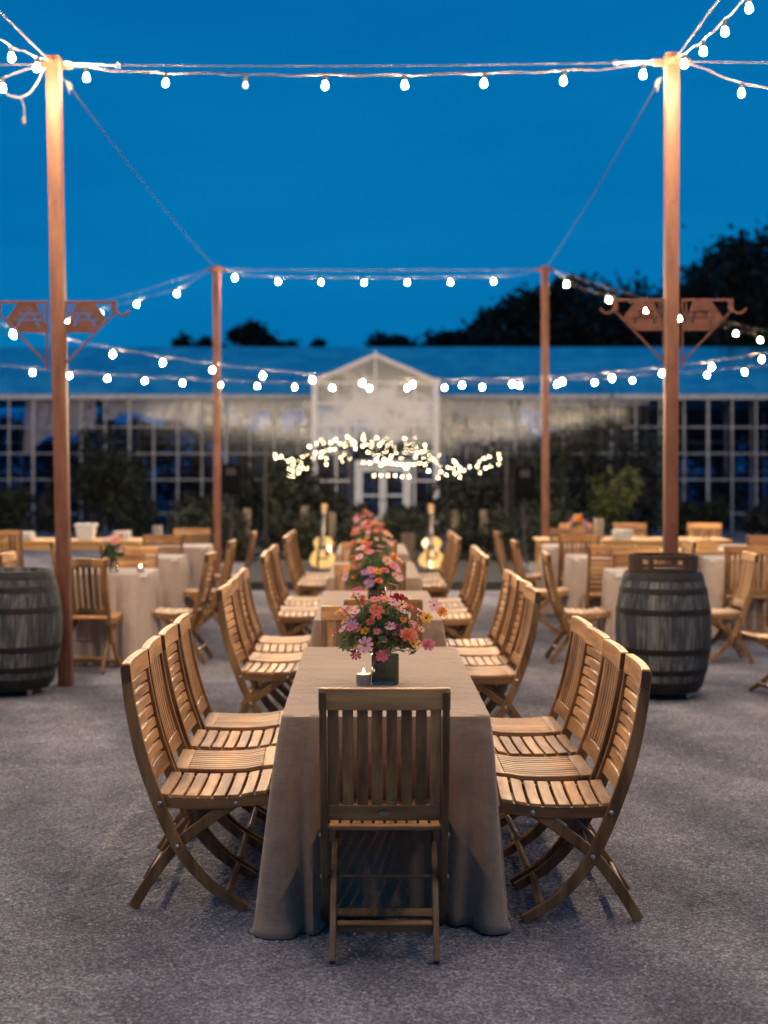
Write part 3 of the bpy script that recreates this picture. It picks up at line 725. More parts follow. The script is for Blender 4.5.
# bulbs and strings
bm_ = MB(); bm_.lathe([(0,-.054),(.008,-.0525),(.0155,-.047),(.0200,-.037),(.0200,-.030),(.016,-.018),(.011,-.008),(.010,0),(0,0)], k=12)
BULB = bm_.build('bulb', M['bulb']); BME = BULB.data; bpy.data.objects.remove(BULB)
bm_ = MB(); bm_.lathe([(0,-.004),(.0165,-.003),(.017,.020),(.013,.034),(.010,.045),(0,.045)], k=10)
o_ = bm_.build('socket', M['socket']); SME = o_.data; bpy.data.objects.remove(o_)
DME = BME.copy(); DME.materials.clear(); DME.materials.append(M['dimbulb'])
def string(label, a, b, n=None, spacing=.6, sag=.1, cable=True, first=.3, off=-.05, fn=None, dim=(), blk=False, cablesag=.01, upto=1.0):
    a, b = Vector(a), Vector(b); t = thing('string_lights', tuple(a), label, 'string lights', 'light strings of round warm bulbs')
    D = b-a; Ln = D.length
    def pt(q):
        p = D*q; p.z += off*min(1, q*12, (1-q)*12) - 4*sag*q*(1-q)
        if fn: p.z = fn(a+D*q)-a.z
        return p
    m = MB(); pts = []
    K = max(24, int(Ln/.15))
    for i in range(K+1):
        p = pt(i/K); p.z += .008*math.sin(i*2.1); pts.append(p)
    m.mat(M['cord']); m.tube(pts, .0034, 5)
    if blk:
        m.mat(M['blackcord']); m.tube([pt(q)+Vector((0,.004,.006+.01*math.sin(q*31))) for q in [.12+.022*i for i in range(36)]], .004, 5)
    m.build('cord', None, t)
    if cable:
        m = MB(); m.tube([D*(i/8)+Vector((0,0,-4*cablesag*(i/8)*(1-i/8)+.005)) for i in range(9)], .0038, 6); m.build('support_cable', M['cable'], t)
    i = 0; s = first; r = random.Random(int(Ln*100))
    while s < Ln*upto-.1:
        p = pt(s/Ln); 
        bo = bpy.data.objects.new('bulb', DME if i in dim else BME); C.objects.link(bo); bo.parent = t; bo.location = p+Vector((0,0,-.048)); bo.rotation_euler = (r.uniform(-.12,.12), r.uniform(-.12,.12), 0)
        so = bpy.data.objects.new('socket', SME); C.objects.link(so); so.parent = bo
        if cable and i % 2 == 1:
            pass
        i += 1; s += spacing
    return t
def turnbuckle(p, dirv, label, ln=.26):
    t = thing('turnbuckle', p, label, 'hardware', 'turnbuckles at the post tops'); d = Vector(dirv).normalized()
    m = MB(); a = Vector((0,0,0)); n = Vector((0,0,1)).cross(d).normalized()
    for s in (-1,1): m.tube([d*.03+n*.011*s, d*(ln-.03)+n*.011*s], .005, 6)
    m.build('body', M['galv'], t)
    m = MB(); m.tube([d*-.05, d*.06], .006, 6); m.tube([d*(ln-.06), d*(ln+.05)], .006, 6)
    for c in (-.06, ln+.06):
        m.tube([d*c+d*.018*math.cos(q*PI/5)+Vector((0,0,.018))*math.sin(q*PI/5) for q in range(11)], .005, 6)
    m.build('eye', M['galv'], t)
def e(p, dx=0, dy=0, dz=-.055): return Vector(p)+Vector((dx,dy,dz))
string('bulb string between the two front posts across the top', e(T['FL'],.11), e(T['FR'],-.11), spacing=.593, first=.135, sag=.055, off=-.03, dim=(2,), blk=True, cablesag=.02)
turnbuckle(e(T['FL'],.16,-.006,-.05), (1,0,-.03), 'galvanised turnbuckle right of the left post top')
turnbuckle(e(T['FR'],-.20,-.006,-.05), (-1,0,-.03), 'galvanised turnbuckle left of the right post top', .16)
string('bulb string between the two far posts', e(T['BL'],.11), e(T['BR'],-.11), spacing=.655, first=.05+.12, sag=.03, off=-.09)
string('bulb string from the left front post towards the viewer', e(T['FL'],-.01,-.1), e(T['NL'],0,.1), first=.30, sag=.35, off=-.05, upto=.78)
string('bulb string from the right front post towards the viewer', e(T['FR'],.01,-.1), e(T['NR'],0,.1), first=.30, sag=.28, off=-.05, upto=.78)
string('bulb string from the left front post out to the left', e(T['FL'],-.1), e(T['OL'],.1), first=.28, sag=.30, off=-.06)
string('bulb string from the right front post out to the right', e(T['FR'],.1), e(T['OR'],-.1), first=.42, sag=.35, off=-.06)
string('bulb string rising from lower left to the far left post', e(T['BL'],-.1), e(T['XL'],.1,-.1), first=1.25, spacing=1.72, sag=.0, off=-.16, cablesag=.05)
string('bulb string from the far right post down to the right', e(T['BR'],.1), e(T['XR'],-.1,-.1), first=.55, spacing=1.72, sag=.0, off=-.16, cablesag=.05)
string('nearer of the two low sagging bulb strings across the yard', e(T['EL'],.1), e(T['ER'],-.1), first=.33, spacing=.625, fn=lambda p: 2.73+.0215*(p.x-.85)**2, cable=False)
string('farther of the two low sagging bulb strings across the yard', Vector((-8.3,23.9,3.52)), Vector((8.1,23.9,3.52)), first=.5, spacing=.63, fn=lambda p: 3.03+.0075*p.x**2, cable=False)
# guy cables from front to far posts, with clamps
def guy(a, b, label):
    a, b = Vector(a), Vector(b); t = thing('guy_cable', tuple(a), label, 'cable', 'steel guy cables between front and far posts')
    D = b-a; m = MB(); m.tube([D*(i/6)-Vector((0,0,4*.06*(i/6)*(1-i/6))) for i in range(7)], .0042, 6); m.build('cable', M['guy'], t)
    m = MB(); 
    for q in (.012, .018): m.box(D*q, (.026,.05,.03))
    m.tube([D*.006+Vector((0,0,-.0)), D*.016+Vector((0,0,-.06))], .006, 6); m.build('clamp', M['galv'], t)
guy(e(T['FL'],.07,.06,-.15), e(T['BL'],-.0,-.06,-.04), 'thin steel cable from the left front post to the far left post')
guy(e(T['FR'],-.07,.06,-.15), e(T['BR'],.0,-.06,-.04), 'thin steel cable from the right front post to the far right post')
# loose plug end hanging at the left post
t = thing('loose_cord', e(T['FL'],-.08,-.06,-.08), 'loose cream cord looping down left of the left post top with a plug', 'cord')
pp = [P(x,y,10.5)-Vector(e(T['FL'],-.08,-.06,-.08)) for x, y in ((44,68),(38,82),(30,93),(20,98),(10,96),(2,90),(-10,80),(-30,72))]
MB().tube(catmull([tuple(p) for p in pp], 4) if False else pp, .005, 6).build('cord', M['cord'], t)
pp = [P(x,y,10.5)-Vector(e(T['FL'],-.08,-.06,-.08)) for x, y in ((21,98),(24,106),(24.5,116),(24,118),(24,124))]
MB().tube(pp, [.004,.004,.005,.014,.014], 8).build('plug', M['socket'], t)

# ------------------------------------------------------------------ flowers
def leafcloud(n, fn, size, mat, name, parent=None, elong=1.6, seed=1, flat=0.0):
    rg = np.random.default_rng(seed); c = fn(n, rg)
    nrm = rg.normal(size=(len(c),3)); nrm[:,2] = nrm[:,2]*(1+flat); nrm /= np.linalg.norm(nrm,axis=1)[:,None]
    a = np.cross(nrm, rg.normal(size=(len(c),3))); a /= np.linalg.norm(a,axis=1)[:,None]; b = np.cross(nrm, a)
    s = size*rg.uniform(.55,1.3,len(c))[:,None]
    V = np.stack([c-a*s*elong, c-b*s*.55+nrm*s*.12, c+a*s*elong, c+b*s*.55+nrm*s*.12], 1).reshape(-1,3)
    Fa = np.arange(len(c)*4).reshape(-1,4)
    me = bpy.data.meshes.new(name); me.from_pydata(V.tolist(), [], Fa.tolist()); me.materials.append(mat)
    o = bpy.data.objects.new(name, me); C.objects.link(o)
    if parent is not None: o.parent = parent
    return o
FM = {}
def flower_mesh(col, style):
    if (col, style) in FM: return FM[(col, style)]
    m = MB(); r = random.Random(hash(style) % 99 if False else style*13+len(col)); 
    m.mat(M['fl_'+col])
    layers = {0: [(8,1.0,.10)], 1: [(8,1.0,.05),(8,.75,.35),(6,.5,.7)], 2: [(6,1.0,.3),(5,.6,.7)]}[style]
    for (k, R, lift) in layers:
        for i in range(k):
            a = 2*PI*i/k+r.uniform(-.12,.12)+R; w = PI/k*1.08; L1 = R*r.uniform(.88,1.08)
            def q(rr, da, z): return Vector((rr*math.cos(a+da), rr*math.sin(a+da), z))
            n = len(m.v)
            m.v += [q(.12,0,0), q(L1*.55,-w*.85,lift*.35), q(L1*.95,-w*.55,lift*.8), q(L1,0,lift*.75), q(L1*.95,w*.55,lift*.8), q(L1*.55,w*.85,lift*.35), q(L1*.55,0,lift*.22)]
            for f in ((0,1,6),(1,2,6),(2,3,6),(3,4,6),(4,5,6),(5,0,6)): m.face([n+j for j in f])
    m.mat(M['fl_dark'] if (style == 2 or col in ('red','peach')) else M['fl_centre']); m.lathe([(0,-.02),(.2,0),(.17,.11),(.08,.16),(0,.17)], k=8)
    o = m.build('flower', None, smooth=60); FM[(col, style)] = o.data; bpy.data.objects.remove(o); return FM[(col, style)]
def bouquet(cx, cy, z, seed, label, pal, n=62, R=.155, H=.30, zc=.20, squash=1.0, fs=1.0, vz=.105):
    t = thing('flower_bouquet', (cx,cy,z), label, 'flowers', 'flower bouquets on tables'); r = random.Random(seed); rg = np.random.default_rng(seed)
    stems = MB(); fl = []
    for i in range(n):
        a = r.uniform(0,2*PI); ph = math.acos(1-r.uniform(0,1.25)); q = r.uniform(.72,1.12)
        v = Vector((R*q*math.sin(ph)*math.cos(a)*1.12, R*q*math.sin(ph)*math.sin(a)*.9, zc+.75*H*(q*math.cos(ph))*.62))
        v.z = max(v.z, vz+.005)
        if r.random() < .12: v += Vector((r.uniform(-.04,.04), 0, r.uniform(.0,.05)))
        s0 = Vector((r.uniform(-.02,.02), r.uniform(-.02,.02), vz*.3)); mid = (s0+v)/2; mid.x *= .7; mid.y *= .7
        stems.tube([s0, Vector((s0.x*1.3,s0.y*1.3,vz)), mid+Vector((0,0,.03)), v], [.0016,.0016,.0014,.0012], 4)
        col = r.choice(pal); st = 1 if col in ('coral','magenta','red','orange') and r.random() < .6 else (2 if col == 'yellow' else 0)
        o = bpy.data.objects.new('flower', flower_mesh(col, st)); C.objects.link(o); o.parent = t; o.location = v
        dr = (v-Vector((0,0,zc-.08))).normalized(); dr = (dr+Vector((r.uniform(-.3,.3), r.uniform(-.7,.05), r.uniform(0,.5)))).normalized()
        o.rotation_euler = dr.to_track_quat('Z','Y').to_euler(); s = r.uniform(.017,.030)*fs; o.scale = (s,s,s*.9)
    stems.build('stems', M['leaf_bq'], t)
    def fn(k, g_):
        d = g_.normal(size=(k,3)); d /= np.linalg.norm(d,axis=1)[:,None]; d[:,2] = np.abs(d[:,2])*.9-.25
        rad = g_.uniform(.25,1.05,k)[:,None]
        p = d*rad*np.array([R*1.05,R*.9,H*.50]); p[:,2] += zc-.02; p[:,2] = np.maximum(p[:,2], vz+.004); return p
    leafcloud(4200, fn, .0075, M['leaf_bq'], 'foliage', t, 2.2, seed)
    g_ = MB()
    for i in range(60):    # grass blades and sprigs
        a = r.uniform(0,2*PI); l = r.uniform(.9,1.25)*R; h = r.uniform(-.08,.10)
        e_ = Vector((l*math.cos(a), l*math.sin(a)*.8, zc+h)); g_.tube([Vector((0,0,vz)), e_*.55+Vector((0,0,.06)), e_], [.0016,.0014,.0005], 3)
    g_.build('grass_sprig', M['leaf_bq'], t)
    return t
def vase(cx, cy, z, label, mat='glassgreen'):
    m = MB(); w, h = .055, .112
    def ring(s, zz): 
        r = .012; out = []
        for (sx,sy,a0) in ((1,1,0),(-1,1,PI/2),(-1,-1,PI),(1,-1,3*PI/2)):
            for i in range(4):
                a = a0+PI/2*i/3; out.append((sx*(s-r)+r*math.cos(a), sy*(s-r)+r*math.sin(a), zz))
        return out
    m.strip([ring(w-.004,0),ring(w,.006),ring(w,h),ring(w-.003,h+.001),ring(w-.006,h-.002),ring(w-.007,.012)])
    o = m.build('glass_vase', M[mat], None, smooth=50); o.location = (cx,cy,z); return tag(o, label, 'vase', 'vases on the centre tables')
P1 = ['pink','palepink','pink','palepink','coral','magenta','palepink','orange','yellow','coral','pink','peach','palepink','coral']
P2 = ['pink','palepink','coral','orange','lilac','yellow','pink','palepink','peach']
P3 = ['coral','peach','palepink','orange','coral','peach','pink','orange']
ZT = .7545
spec = [(5.77, 101, P1, 'lush bouquet of pink, magenta and orange flowers on the front centre table'),
        (8.95, 102, P2, 'bouquet of pale pink and orange flowers on the second centre table'),
        (12.1, 103, P3, 'bouquet of coral and peach flowers on the third centre table'),
        (15.1, 104, P3, 'bouquet of peach flowers on the farthest centre table')]
for i, (d, sd, pal, lb) in enumerate(spec):
    x = AX(d)+(.008 if i == 0 else (.0 if i < 3 else -.02))
    vase(x, d, ZT, ['dark green glass vase on the front centre table', 'dark green glass vase on the second centre table', 'dark green glass vase on the third centre table', 'dark green glass vase on the farthest centre table'][i])
    bouquet(x-.022, d, ZT, sd, lb, pal, n=82 if i == 0 else 62, R=.148 if i == 0 else .165, H=.42, zc=.205, vz=.112, fs=.84 if i==0 else 1.15)
# the big dark red zinnia and a few signature blooms of the front bouquet
root = [o for o in C.objects if o.name.startswith('flower_bouquet')][0]
for (px, py, dy, col, st, s) in ((398,601,-.02,'red',1,.040),(382,663-7,-.13,'pink',1,.030),(428,645,-.12,'pink',1,.030),(365,645,-.13,'palepink',0,.036),(408,640-5,-.14,'coral',1,.036),(464-30,605,-.05,'palepink',0,.03),(442,612,-.05,'orange',1,.027),(352,625,-.1,'lilac',0,.028),(377,612,-.1,'coral',2,.034),(376,667,-.10,'blue',1,.013),(426,618,-.08,'yellow',2,.026),(356,655,-.08,'magenta',0,.024)):
    p = P(px, py, 5.77+dy)-Vector(root.location); o = bpy.data.objects.new('flower', flower_mesh(col, st)); C.objects.link(o); o.parent = root; o.location = p
    dr = Vector((p.x*1.2, -.75, .55 if st == 1 else .35)).normalized()
    o.rotation_euler = dr.to_track_quat('Z','Y').to_euler(); o.scale = (s,s,s)
# candle beside the front vase
def candle(x, y, label):
    t = thing('votive_candle', (x,y,ZT), label, 'candle', 'lit votive candles')
    m = MB(); m.lathe([(.0302,.002),(.031,.050)], k=24); m.f = m.f[:24]; m.mi = m.mi[:24]; m.tone = m.tone[:24]; m.build('glass_cup', M['clearglass'], t)
    MB().lathe([(0,.0),(.029,.0),(.0295,.044),(.024,.042),(0,.041)], k=16).build('wax', M['wax'], t)
    MB().lathe([(0,.044),(.003,.047),(.0042,.052),(.0022,.060),(0,.066)], k=8).build('flame', M['flame'], t)
candle(-.082, 5.72, 'lit votive candle left of the vase on the front centre table')
candle(.075, 15.0, 'lit votive candle on the farthest centre table')
# small side-table flowers in glass jars
def jar(x, y, z, label):
    m = MB(); m.lathe([(0,0),(.034,0),(.038,.006),(.038,.075),(.030,.09),(.030,.105),(.027,.105),(.035,.07),(.034,.01),(0,.01)], k=18)
    o = m.build('glass_jar', M['clearglass'], None); o.location = (x,y,z); tag(o, label, 'jar', 'flower jars on side tables')
jar(-2.24, 11.78, ZT, 'clear glass jar on the nearest left small table'); bouquet(-2.24, 11.78, ZT, 120, 'small loose bouquet with one orange bloom on the nearest left small table', ['palepink','orange','coral','peach','palepink'], n=16, R=.085, H=.26, zc=.18, fs=1.35, vz=.10)
jar(2.34, 17.1, .762, 'clear glass jar on the far right bare table'); bouquet(2.34, 17.1, .762, 121, 'small orange and pink bouquet on the far right bare table', ['orange','yellow','pink','orange','lilac'], n=20, R=.11, H=.22, zc=.17, fs=1.7, vz=.10)
candle(-2.02, 11.8, 'small white votive candle on the nearest left small table')
bpy.data.objects[-1] if False else None

# ------------------------------------------------------------------ stage, guitars, speakers
m = MB(); m.box((.0,20.75,.058),(4.25,3.9,.112)); o = m.build('stage', M['stage'], None, .006); tag(o, kind='structure')
def guitar(x, y, z, rz, style, label, body='spruce'):
    t = thing('acoustic_guitar', (x,y,z), label, 'guitar', 'acoustic guitars on the stage', rz)
    lb, ub, wa = (.198,.145,.120) if style == 0 else (.205,.150,.110)
    half = [(0,0),(.09,.004),(.155,.035),(lb,.105),(lb*.99,.155),(.165,.225),(wa,.285),(wa*1.02,.32),(ub,.385),(ub*.97,.43),(.10,.478),(.05,.490),(0,.492)]
    if style == 1: half = [(0,0),(.10,.002),(.165,.03),(lb,.10),(lb*.98,.16),(.15,.225),(wa,.275),(wa*1.04,.31),(ub,.37),(ub*.98,.415),(.10,.470),(.05,.484),(0,.486)]
    sm = [tuple(v) for v in catmull(half, 4)]
    outline = sm+[(-a,b) for a,b in sm[1:-1][::-1]]
    Rt = Matrix.Rotation(-.22,3,'X')
    def tr(o): o.rotation_euler = (-.22,0,0); return o
    m = MB(); m.mat(M['dkwood']); m.prism(outline, -.048, .050); b = tr(m.build('body', None, t, .002, smooth=30))
    m = MB(); m.mat(M[body]); m.prism([(a*.985, .004+q*.985) for a,q in outline], -.0515, -.0485); m.build('soundboard', None, b, smooth=30)
    m = MB(); m.lathe([(0,0),(.050,0),(.050,.001),(0,.001)], (0,-.0520,.325), 24, Matrix.Rotation(PI/2,3,'X')); m.build('soundhole', M['blackcord'], b)
    m = MB(); m.prism([(.035,.29),(.075,.27),(.10,.22),(.085,.18),(.05,.185),(.03,.23)], -.0545, -.0525); m.build('pickguard', M['dkwood'], b)
    m = MB(); m.box((0,-.056,.155),(.15,.008,.026)); m.build('bridge', M['dkwood'], b, .002)
    m = MB(); m.hexa([(-.028,-.058,.38),(.028,-.058,.38),(.028,-.040,.38),(-.028,-.040,.38),(-.0215,-.058,.84),(.0215,-.058,.84),(.0215,-.036,.84),(-.0215,-.036,.84)])
    nk = m.build('neck', M['dkwood'], b, .003)
    m = MB(); 
    for i in range(14): zz = .84-(.84-.38)*(1-2**(-(i+1)/10)); m.box((0,-.0585,zz),(.05,.0015,.003))
    m.build('fret', M['galv'], nk)
    m = MB(); m.hexa([(-.026,-.056,.842),(.026,-.056,.842),(.026,-.040,.842),(-.026,-.040,.842),(-.036,-.030,1.0),(.036,-.030,1.0),(.036,-.016,1.0),(-.036,-.016,1.0)])
    hd = m.build('headstock', M['pine'], b, .003)
    m = MB()
    for s in (-1,1):
        for k in range(3): m.lathe([(0,0),(.006,0),(.010,.012),(.010,.024),(0,.026)], (s*.036,-.032+.008*k,.875+.045*k), 8, Matrix.Rotation(s*PI/2,3,'Y'))
    m.build('tuning_peg', M['galv'], hd)
    m = MB()
    for k in range(6): m.tube([(-.022+.0088*k,-.0625,.155),(-.0165+.0066*k,-.060,.85)], .0008, 3)
    m.build('strings', M['galv'], b)
    # strap hanging across the front
    m = MB(); m.strip([[(a-.018,-.060-.012*math.sin(i*.5),b_),(a+.018,-.060-.012*math.sin(i*.5),b_),(a+.018,-.057-.012*math.sin(i*.5),b_),(a-.018,-.057-.012*math.sin(i*.5),b_)] for i, (a, b_) in enumerate(((-.01,.84),(-.035,.70),(-.05,.5),(-.06,.3),(-.075,.1),(-.07,.0),(-.06,-.02)))])
    m.build('strap', M['blackcord'], b)
    t.scale = (.95,.95,.95)
    return t
def gstand(x, y, z, label, rz=0):
    t = thing('guitar_stand', (x,y,z), label, 'stand', 'guitar stands', rz)
    for a in (-.9, PI+.9, PI/2): MB().tube([(0,.10,.33),(.26*math.cos(a),.09+.2*math.sin(a),.008)], .009, 8).build('leg', M['blackcord'], t)
    MB().tube([(0,.10,.30),(0,.175,.72)], .009, 8).build('column', M['blackcord'], t)
    m = MB(); m.tube([(-.13,-.10,.10),(-.13,-.075,.055),(-.13,.045,.055),(0,.10,.33),(.13,.045,.055),(.13,-.075,.055),(.13,-.10,.10)], .009, 8); m.build('cradle', M['blackcord'], t)
for (px, st, lb, sl) in ((323,0,'acoustic guitar with dark pickguard and wide waist, left of the centre tables','black guitar stand under the left guitar'),(432,1,'acoustic guitar with narrow waist, right of the centre tables','black guitar stand under the right guitar')):
    yy = 20.4; xx = (px-CX)*yy/F
    guitar(xx, yy, .165, .05 if st else -.08, st, lb); gstand(xx, yy, .114, sl)
def speaker(px, d, py0, py1, label, label2):
    x = (px-CX)*d/F; z1 = P(0,py0,d).z; z0 = P(0,py1,d).z
    t = thing('loudspeaker', (x,d,z0), label, 'loudspeaker', 'loudspeakers beside the stage')
    h = z1-z0; b = MB().box((0,0,h/2),(.34,.30,h)).build('cabinet', M['speaker'], t, .015)
    MB().lathe([(0,0),(.12,0),(.11,.004),(.03,-.003),(0,0)], (0,-.152,h*.34), 24, Matrix.Rotation(PI/2,3,'X')).build('woofer', M['speaker'], b)
    MB().box((0,-.152,h*.75),(.16,.006,.12)).build('horn', M['blackcord'], b, .002)
    t = thing('speaker_stand', (x,d,0), label2, 'stand', 'speaker tripods beside the stage')
    MB().tube([(0,0,.1),(0,0,z0)], .02, 10).build('pole', M['blackcord'], t)
    for a in (-PI/2, PI/6, 5*PI/6): MB().tube([(0,0,.75),(.45*math.cos(a),.45*math.sin(a),.01)], .012, 8).build('leg', M['blackcord'], t)
speaker(232, 23.2, 464, 494, 'black loudspeaker raised left of the stage', 'black tripod under the left loudspeaker')
speaker(524, 23.2, 466, 496, 'black loudspeaker raised right of the stage', 'black tripod under the right loudspeaker')
# slatted box and short bollards behind the tables
t = thing('slatted_planter', ((408-CX)*22/F,22.2,.114), 'narrow weathered slatted wooden planter beside the right guitar', 'planter')
m = MB(); r = random.Random(4)
for i in range(5): m.t = r.uniform(.8,1.2); m.box((-.085+.0425*i,-.10,.24),(.037,.016,.48)); m.box((-.085+.0425*i,.10,.24),(.037,.016,.48))
m.build('slat_panel', M['oldwood'], t, .002); MB().box((0,0,.235),(.20,.16,.46)).build('liner', M['oldwood'], t)
for (px, d, h) in ((247,25,.9),(305,25.5,.92),(455,25,.86),(332,26,.8),(484,26,.84)):
    m = MB(); m.lathe([(0,0),(.075,0),(.072,h-.02),(.06,h),(0,h)], k=14); o = m.build('wooden_bollard', M['oldwood'], None); o.location = ((px-CX)*d/F, d, 0)
    tag(o, {247:'short round grey wooden bollard just right of the far left post', 305:'short round wooden bollard left of the left guitar neck', 455:'short round wooden bollard right of the right guitar neck', 332:'short round wooden bollard just behind the left guitar', 484:'short round wooden bollard between the right guitar and the far right post'}[px], 'bollard', 'short wooden bollards before the planting')

# ------------------------------------------------------------------ greenhouse
GD, GX0, GX1 = 36.0, -16.2, 16.2
EZ, RZ = 3.36, 5.02
gh = thing('greenhouse', (0,GD,0), 'long white-framed glass greenhouse with blue roof behind the yard', 'greenhouse')
px0, px1 = -1.66, 1.25          # porch
m = MB(); x = GX0; xs = []
while x <= GX1+.01:
    if not (px0-.12 < x < px1+.12): m.box((x,0,EZ/2),(.034 if round((x-GX0)/.61) % 4 else .055,.06,EZ)); xs.append(x)
    x += .61
for z in (.45,1.31,1.97,2.64): 
    m.box(((GX0+px0)/2,.003,z),(px0-GX0,.045,.028)); m.box(((GX1+px1)/2,.003,z),(GX1-px1,.045,.028))
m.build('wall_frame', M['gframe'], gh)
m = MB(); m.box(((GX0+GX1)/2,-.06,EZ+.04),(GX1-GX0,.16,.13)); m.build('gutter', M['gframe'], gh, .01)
m = MB()
for a, b in ((GX0,px0),(px1,GX1)): m.v += [Vector(q) for q in ((a,.02,.0),(b,.02,.0),(b,.02,EZ),(a,.02,EZ))]; n = len(m.v); m.face((n-4,n-3,n-2,n-1))
m.build('wall_glass', M['pane'], gh, smooth=0)
m = MB(); m.v = [Vector(q) for q in ((GX0,-.1,EZ+.11),(GX1,-.1,EZ+.11),(GX1,4.2,RZ),(GX0,4.2,RZ),(GX1,8.5,EZ+.11),(GX0,8.5,EZ+.11))]; m.face((0,1,2,3)); m.face((3,2,4,5)); m.build('roof', M['roofpane'], gh, smooth=0)
m = MB(); x = GX0
while x <= GX1: m.hexa([(x-.012,-.1,EZ+.115),(x+.012,-.1,EZ+.115),(x+.012,-.1,EZ+.125),(x-.012,-.1,EZ+.125),(x-.012,4.2,RZ+.004),(x+.012,4.2,RZ+.004),(x+.012,4.2,RZ+.018),(x-.012,4.2,RZ+.018)]); x += 1.22
m.build('roof_bar', M['roofpane'], gh)
m = MB(); x = GX0
while x <= GX1: m.box((x,8.4,EZ/2),(.05,.05,EZ)); x += 1.22
for z in (.5,1.5,2.4): m.box((0,8.4,z),(GX1-GX0,.03,.04))
for x in np.arange(GX0+.6, GX1, 3.66):
    for y in (2.8,5.6): m.box((x,y,2.2),(.07,.07,4.4 if False else 3.9))
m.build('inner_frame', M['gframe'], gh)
m = MB(); m.v = [Vector(q) for q in ((GX0,8.45,0),(GX1,8.45,0),(GX1,8.45,EZ),(GX0,8.45,EZ))]; m.face((0,1,2,3)); m.build('rear_glass', M['pane'], gh, smooth=0)
m = MB()
for x in (GX0, GX1): n = len(m.v); m.v += [Vector(q) for q in ((x,0,0),(x,8.45,0),(x,8.45,EZ),(x,4.2,RZ),(x,0,EZ))]; m.face([n+i for i in range(5)])
m.build('gable_end', M['pane'], gh, smooth=0)
# shade cloth bunched under the eave inside
r = random.Random(9)
def shade(x0, x1, base, amp, seed):
    rg = random.Random(seed); m = MB(); K = int((x1-x0)/.08); ph = [rg.uniform(0,6.28) for _ in range(6)]
    for i in range(K+1):
        x = x0+(x1-x0)*i/K; dr = base+amp*(math.sin(x*.9+ph[0])*.5+math.sin(x*2.3+ph[1])*.35+math.sin(x*5.1+ph[2])*.2+rg.uniform(-.06,.06))
        dr = max(.12, dr)
        for j in range(7):
            q = j/6; m.v.append(Vector((x, .45+.08*math.sin(x*9+ph[3])*q+.05*math.sin(x*21+q*3), EZ-.02-dr*q)))
    for i in range(K):
        for j in range(6): a = i*7+j; m.face((a, a+1, a+8, a+7))
    o = m.build('shade_cloth', M['shade'], gh, smooth=80)
shade(-9.2, -7.4, .95, .5, 5); shade(-7.2, -4.7, .40, .40, 2); shade(-3.9, -1.7, .42, .28, 3); shade(1.4, 3.2, .46, .25, 4); shade(3.5, 5.2, .30, .25, 8); shade(5.3, 6.8, .16, .15, 6)
# porch
po = MB(); pd = -2.0
for x in (px0, px1): po.box((x,pd,1.9),(.13,.13,3.7)); 
for x in np.linspace(px0+.52, px1-.52, 5): po.box((float(x),pd,2.9 if px0+.9 < x < px1-.9 else 1.84),(.04,.04,1.6 if px0+.9 < x < px1-.9 else 3.68))
for z in (2.64,3.15,3.64): po.box(((px0+px1)/2,pd+.003,z),(px1-px0,.05,.05))
for z in (1.97,1.3,.5):
    po.box((px0+.42,pd+.003,z),(.84,.05,.04)); po.box((px1-.42,pd+.003,z),(.84,.05,.04))
mx_ = (px0+px1)/2-.0; AP = 4.30
for a, b in (((px0-.1,3.63),(mx_,AP)),((mx_,AP),(px1+.1,3.63))):
    va, vb = Vector((a[0],pd,a[1])), Vector((b[0],pd,b[1])); n_ = Vector((-(vb-va).z,0,(vb-va).x)).normalized()*.05; yv = Vector((0,.07,0))
    po.hexa([va-n_-yv, va+n_-yv, va+n_+yv, va-n_+yv, vb-n_-yv, vb+n_-yv, vb+n_+yv, vb-n_+yv])
po.box((mx_,pd,4.1),(.05,.045,.62)); po.build('porch_frame', M['porchpaint'], gh)
m = MB(); m.v = [Vector(q) for q in ((px0,pd+.03,2.25),(px1,pd+.03,2.25),(px1,pd+.03,3.68),(mx_,pd+.03,AP),(px0,pd+.03,3.68))]; m.face((0,1,2,3,4))
m.build('porch_gable', M['frost'], gh, smooth=0)
m = MB()
for a, b, c in ((px0,3.68,AP),(px1,3.68,AP)):
    n = len(m.v); m.v += [Vector((a,pd-.12,b)), Vector((mx_,pd-.12,c)), Vector((mx_,2.2,c)), Vector((a,2.2,b))]; m.face((n,n+1,n+2,n+3))
m.build('porch_roof', M['frost'], gh, smooth=0)
m = MB()
for x in (px0, px1): m = MB(); m.v = [Vector(q) for q in ((x,pd,0),(x,0,0),(x,0,3.7),(x,pd,3.7))]; m.face((0,1,2,3)); m.build('side_pane', M['pane'], gh, smooth=0)
for a, b in ((px0,px0+.84),(px1-.84,px1)): m = MB(); m.v = [Vector(q) for q in ((a,pd+.03,0),(b,pd+.03,0),(b,pd+.03,2.25),(a,pd+.03,2.25))]; m.face((0,1,2,3)); m.build('front_pane', M['pane'], gh, smooth=0)
M['doorpaint'] = surf('pale_blue_door', (.62,.66,.68), (.74,.78,.80), 5, rough=.5, bump=.1)
dc = (386-CX)*34/F; dc = -.03
m = MB(); m.box((dc,pd-.01,1.72),(1.34,.09,.13)); 
for s in (-1,1): m.box((dc+s*.62,pd-.01,.83),(.10,.09,1.65))
m.build('door_frame', M['doorpaint'], gh, .004)
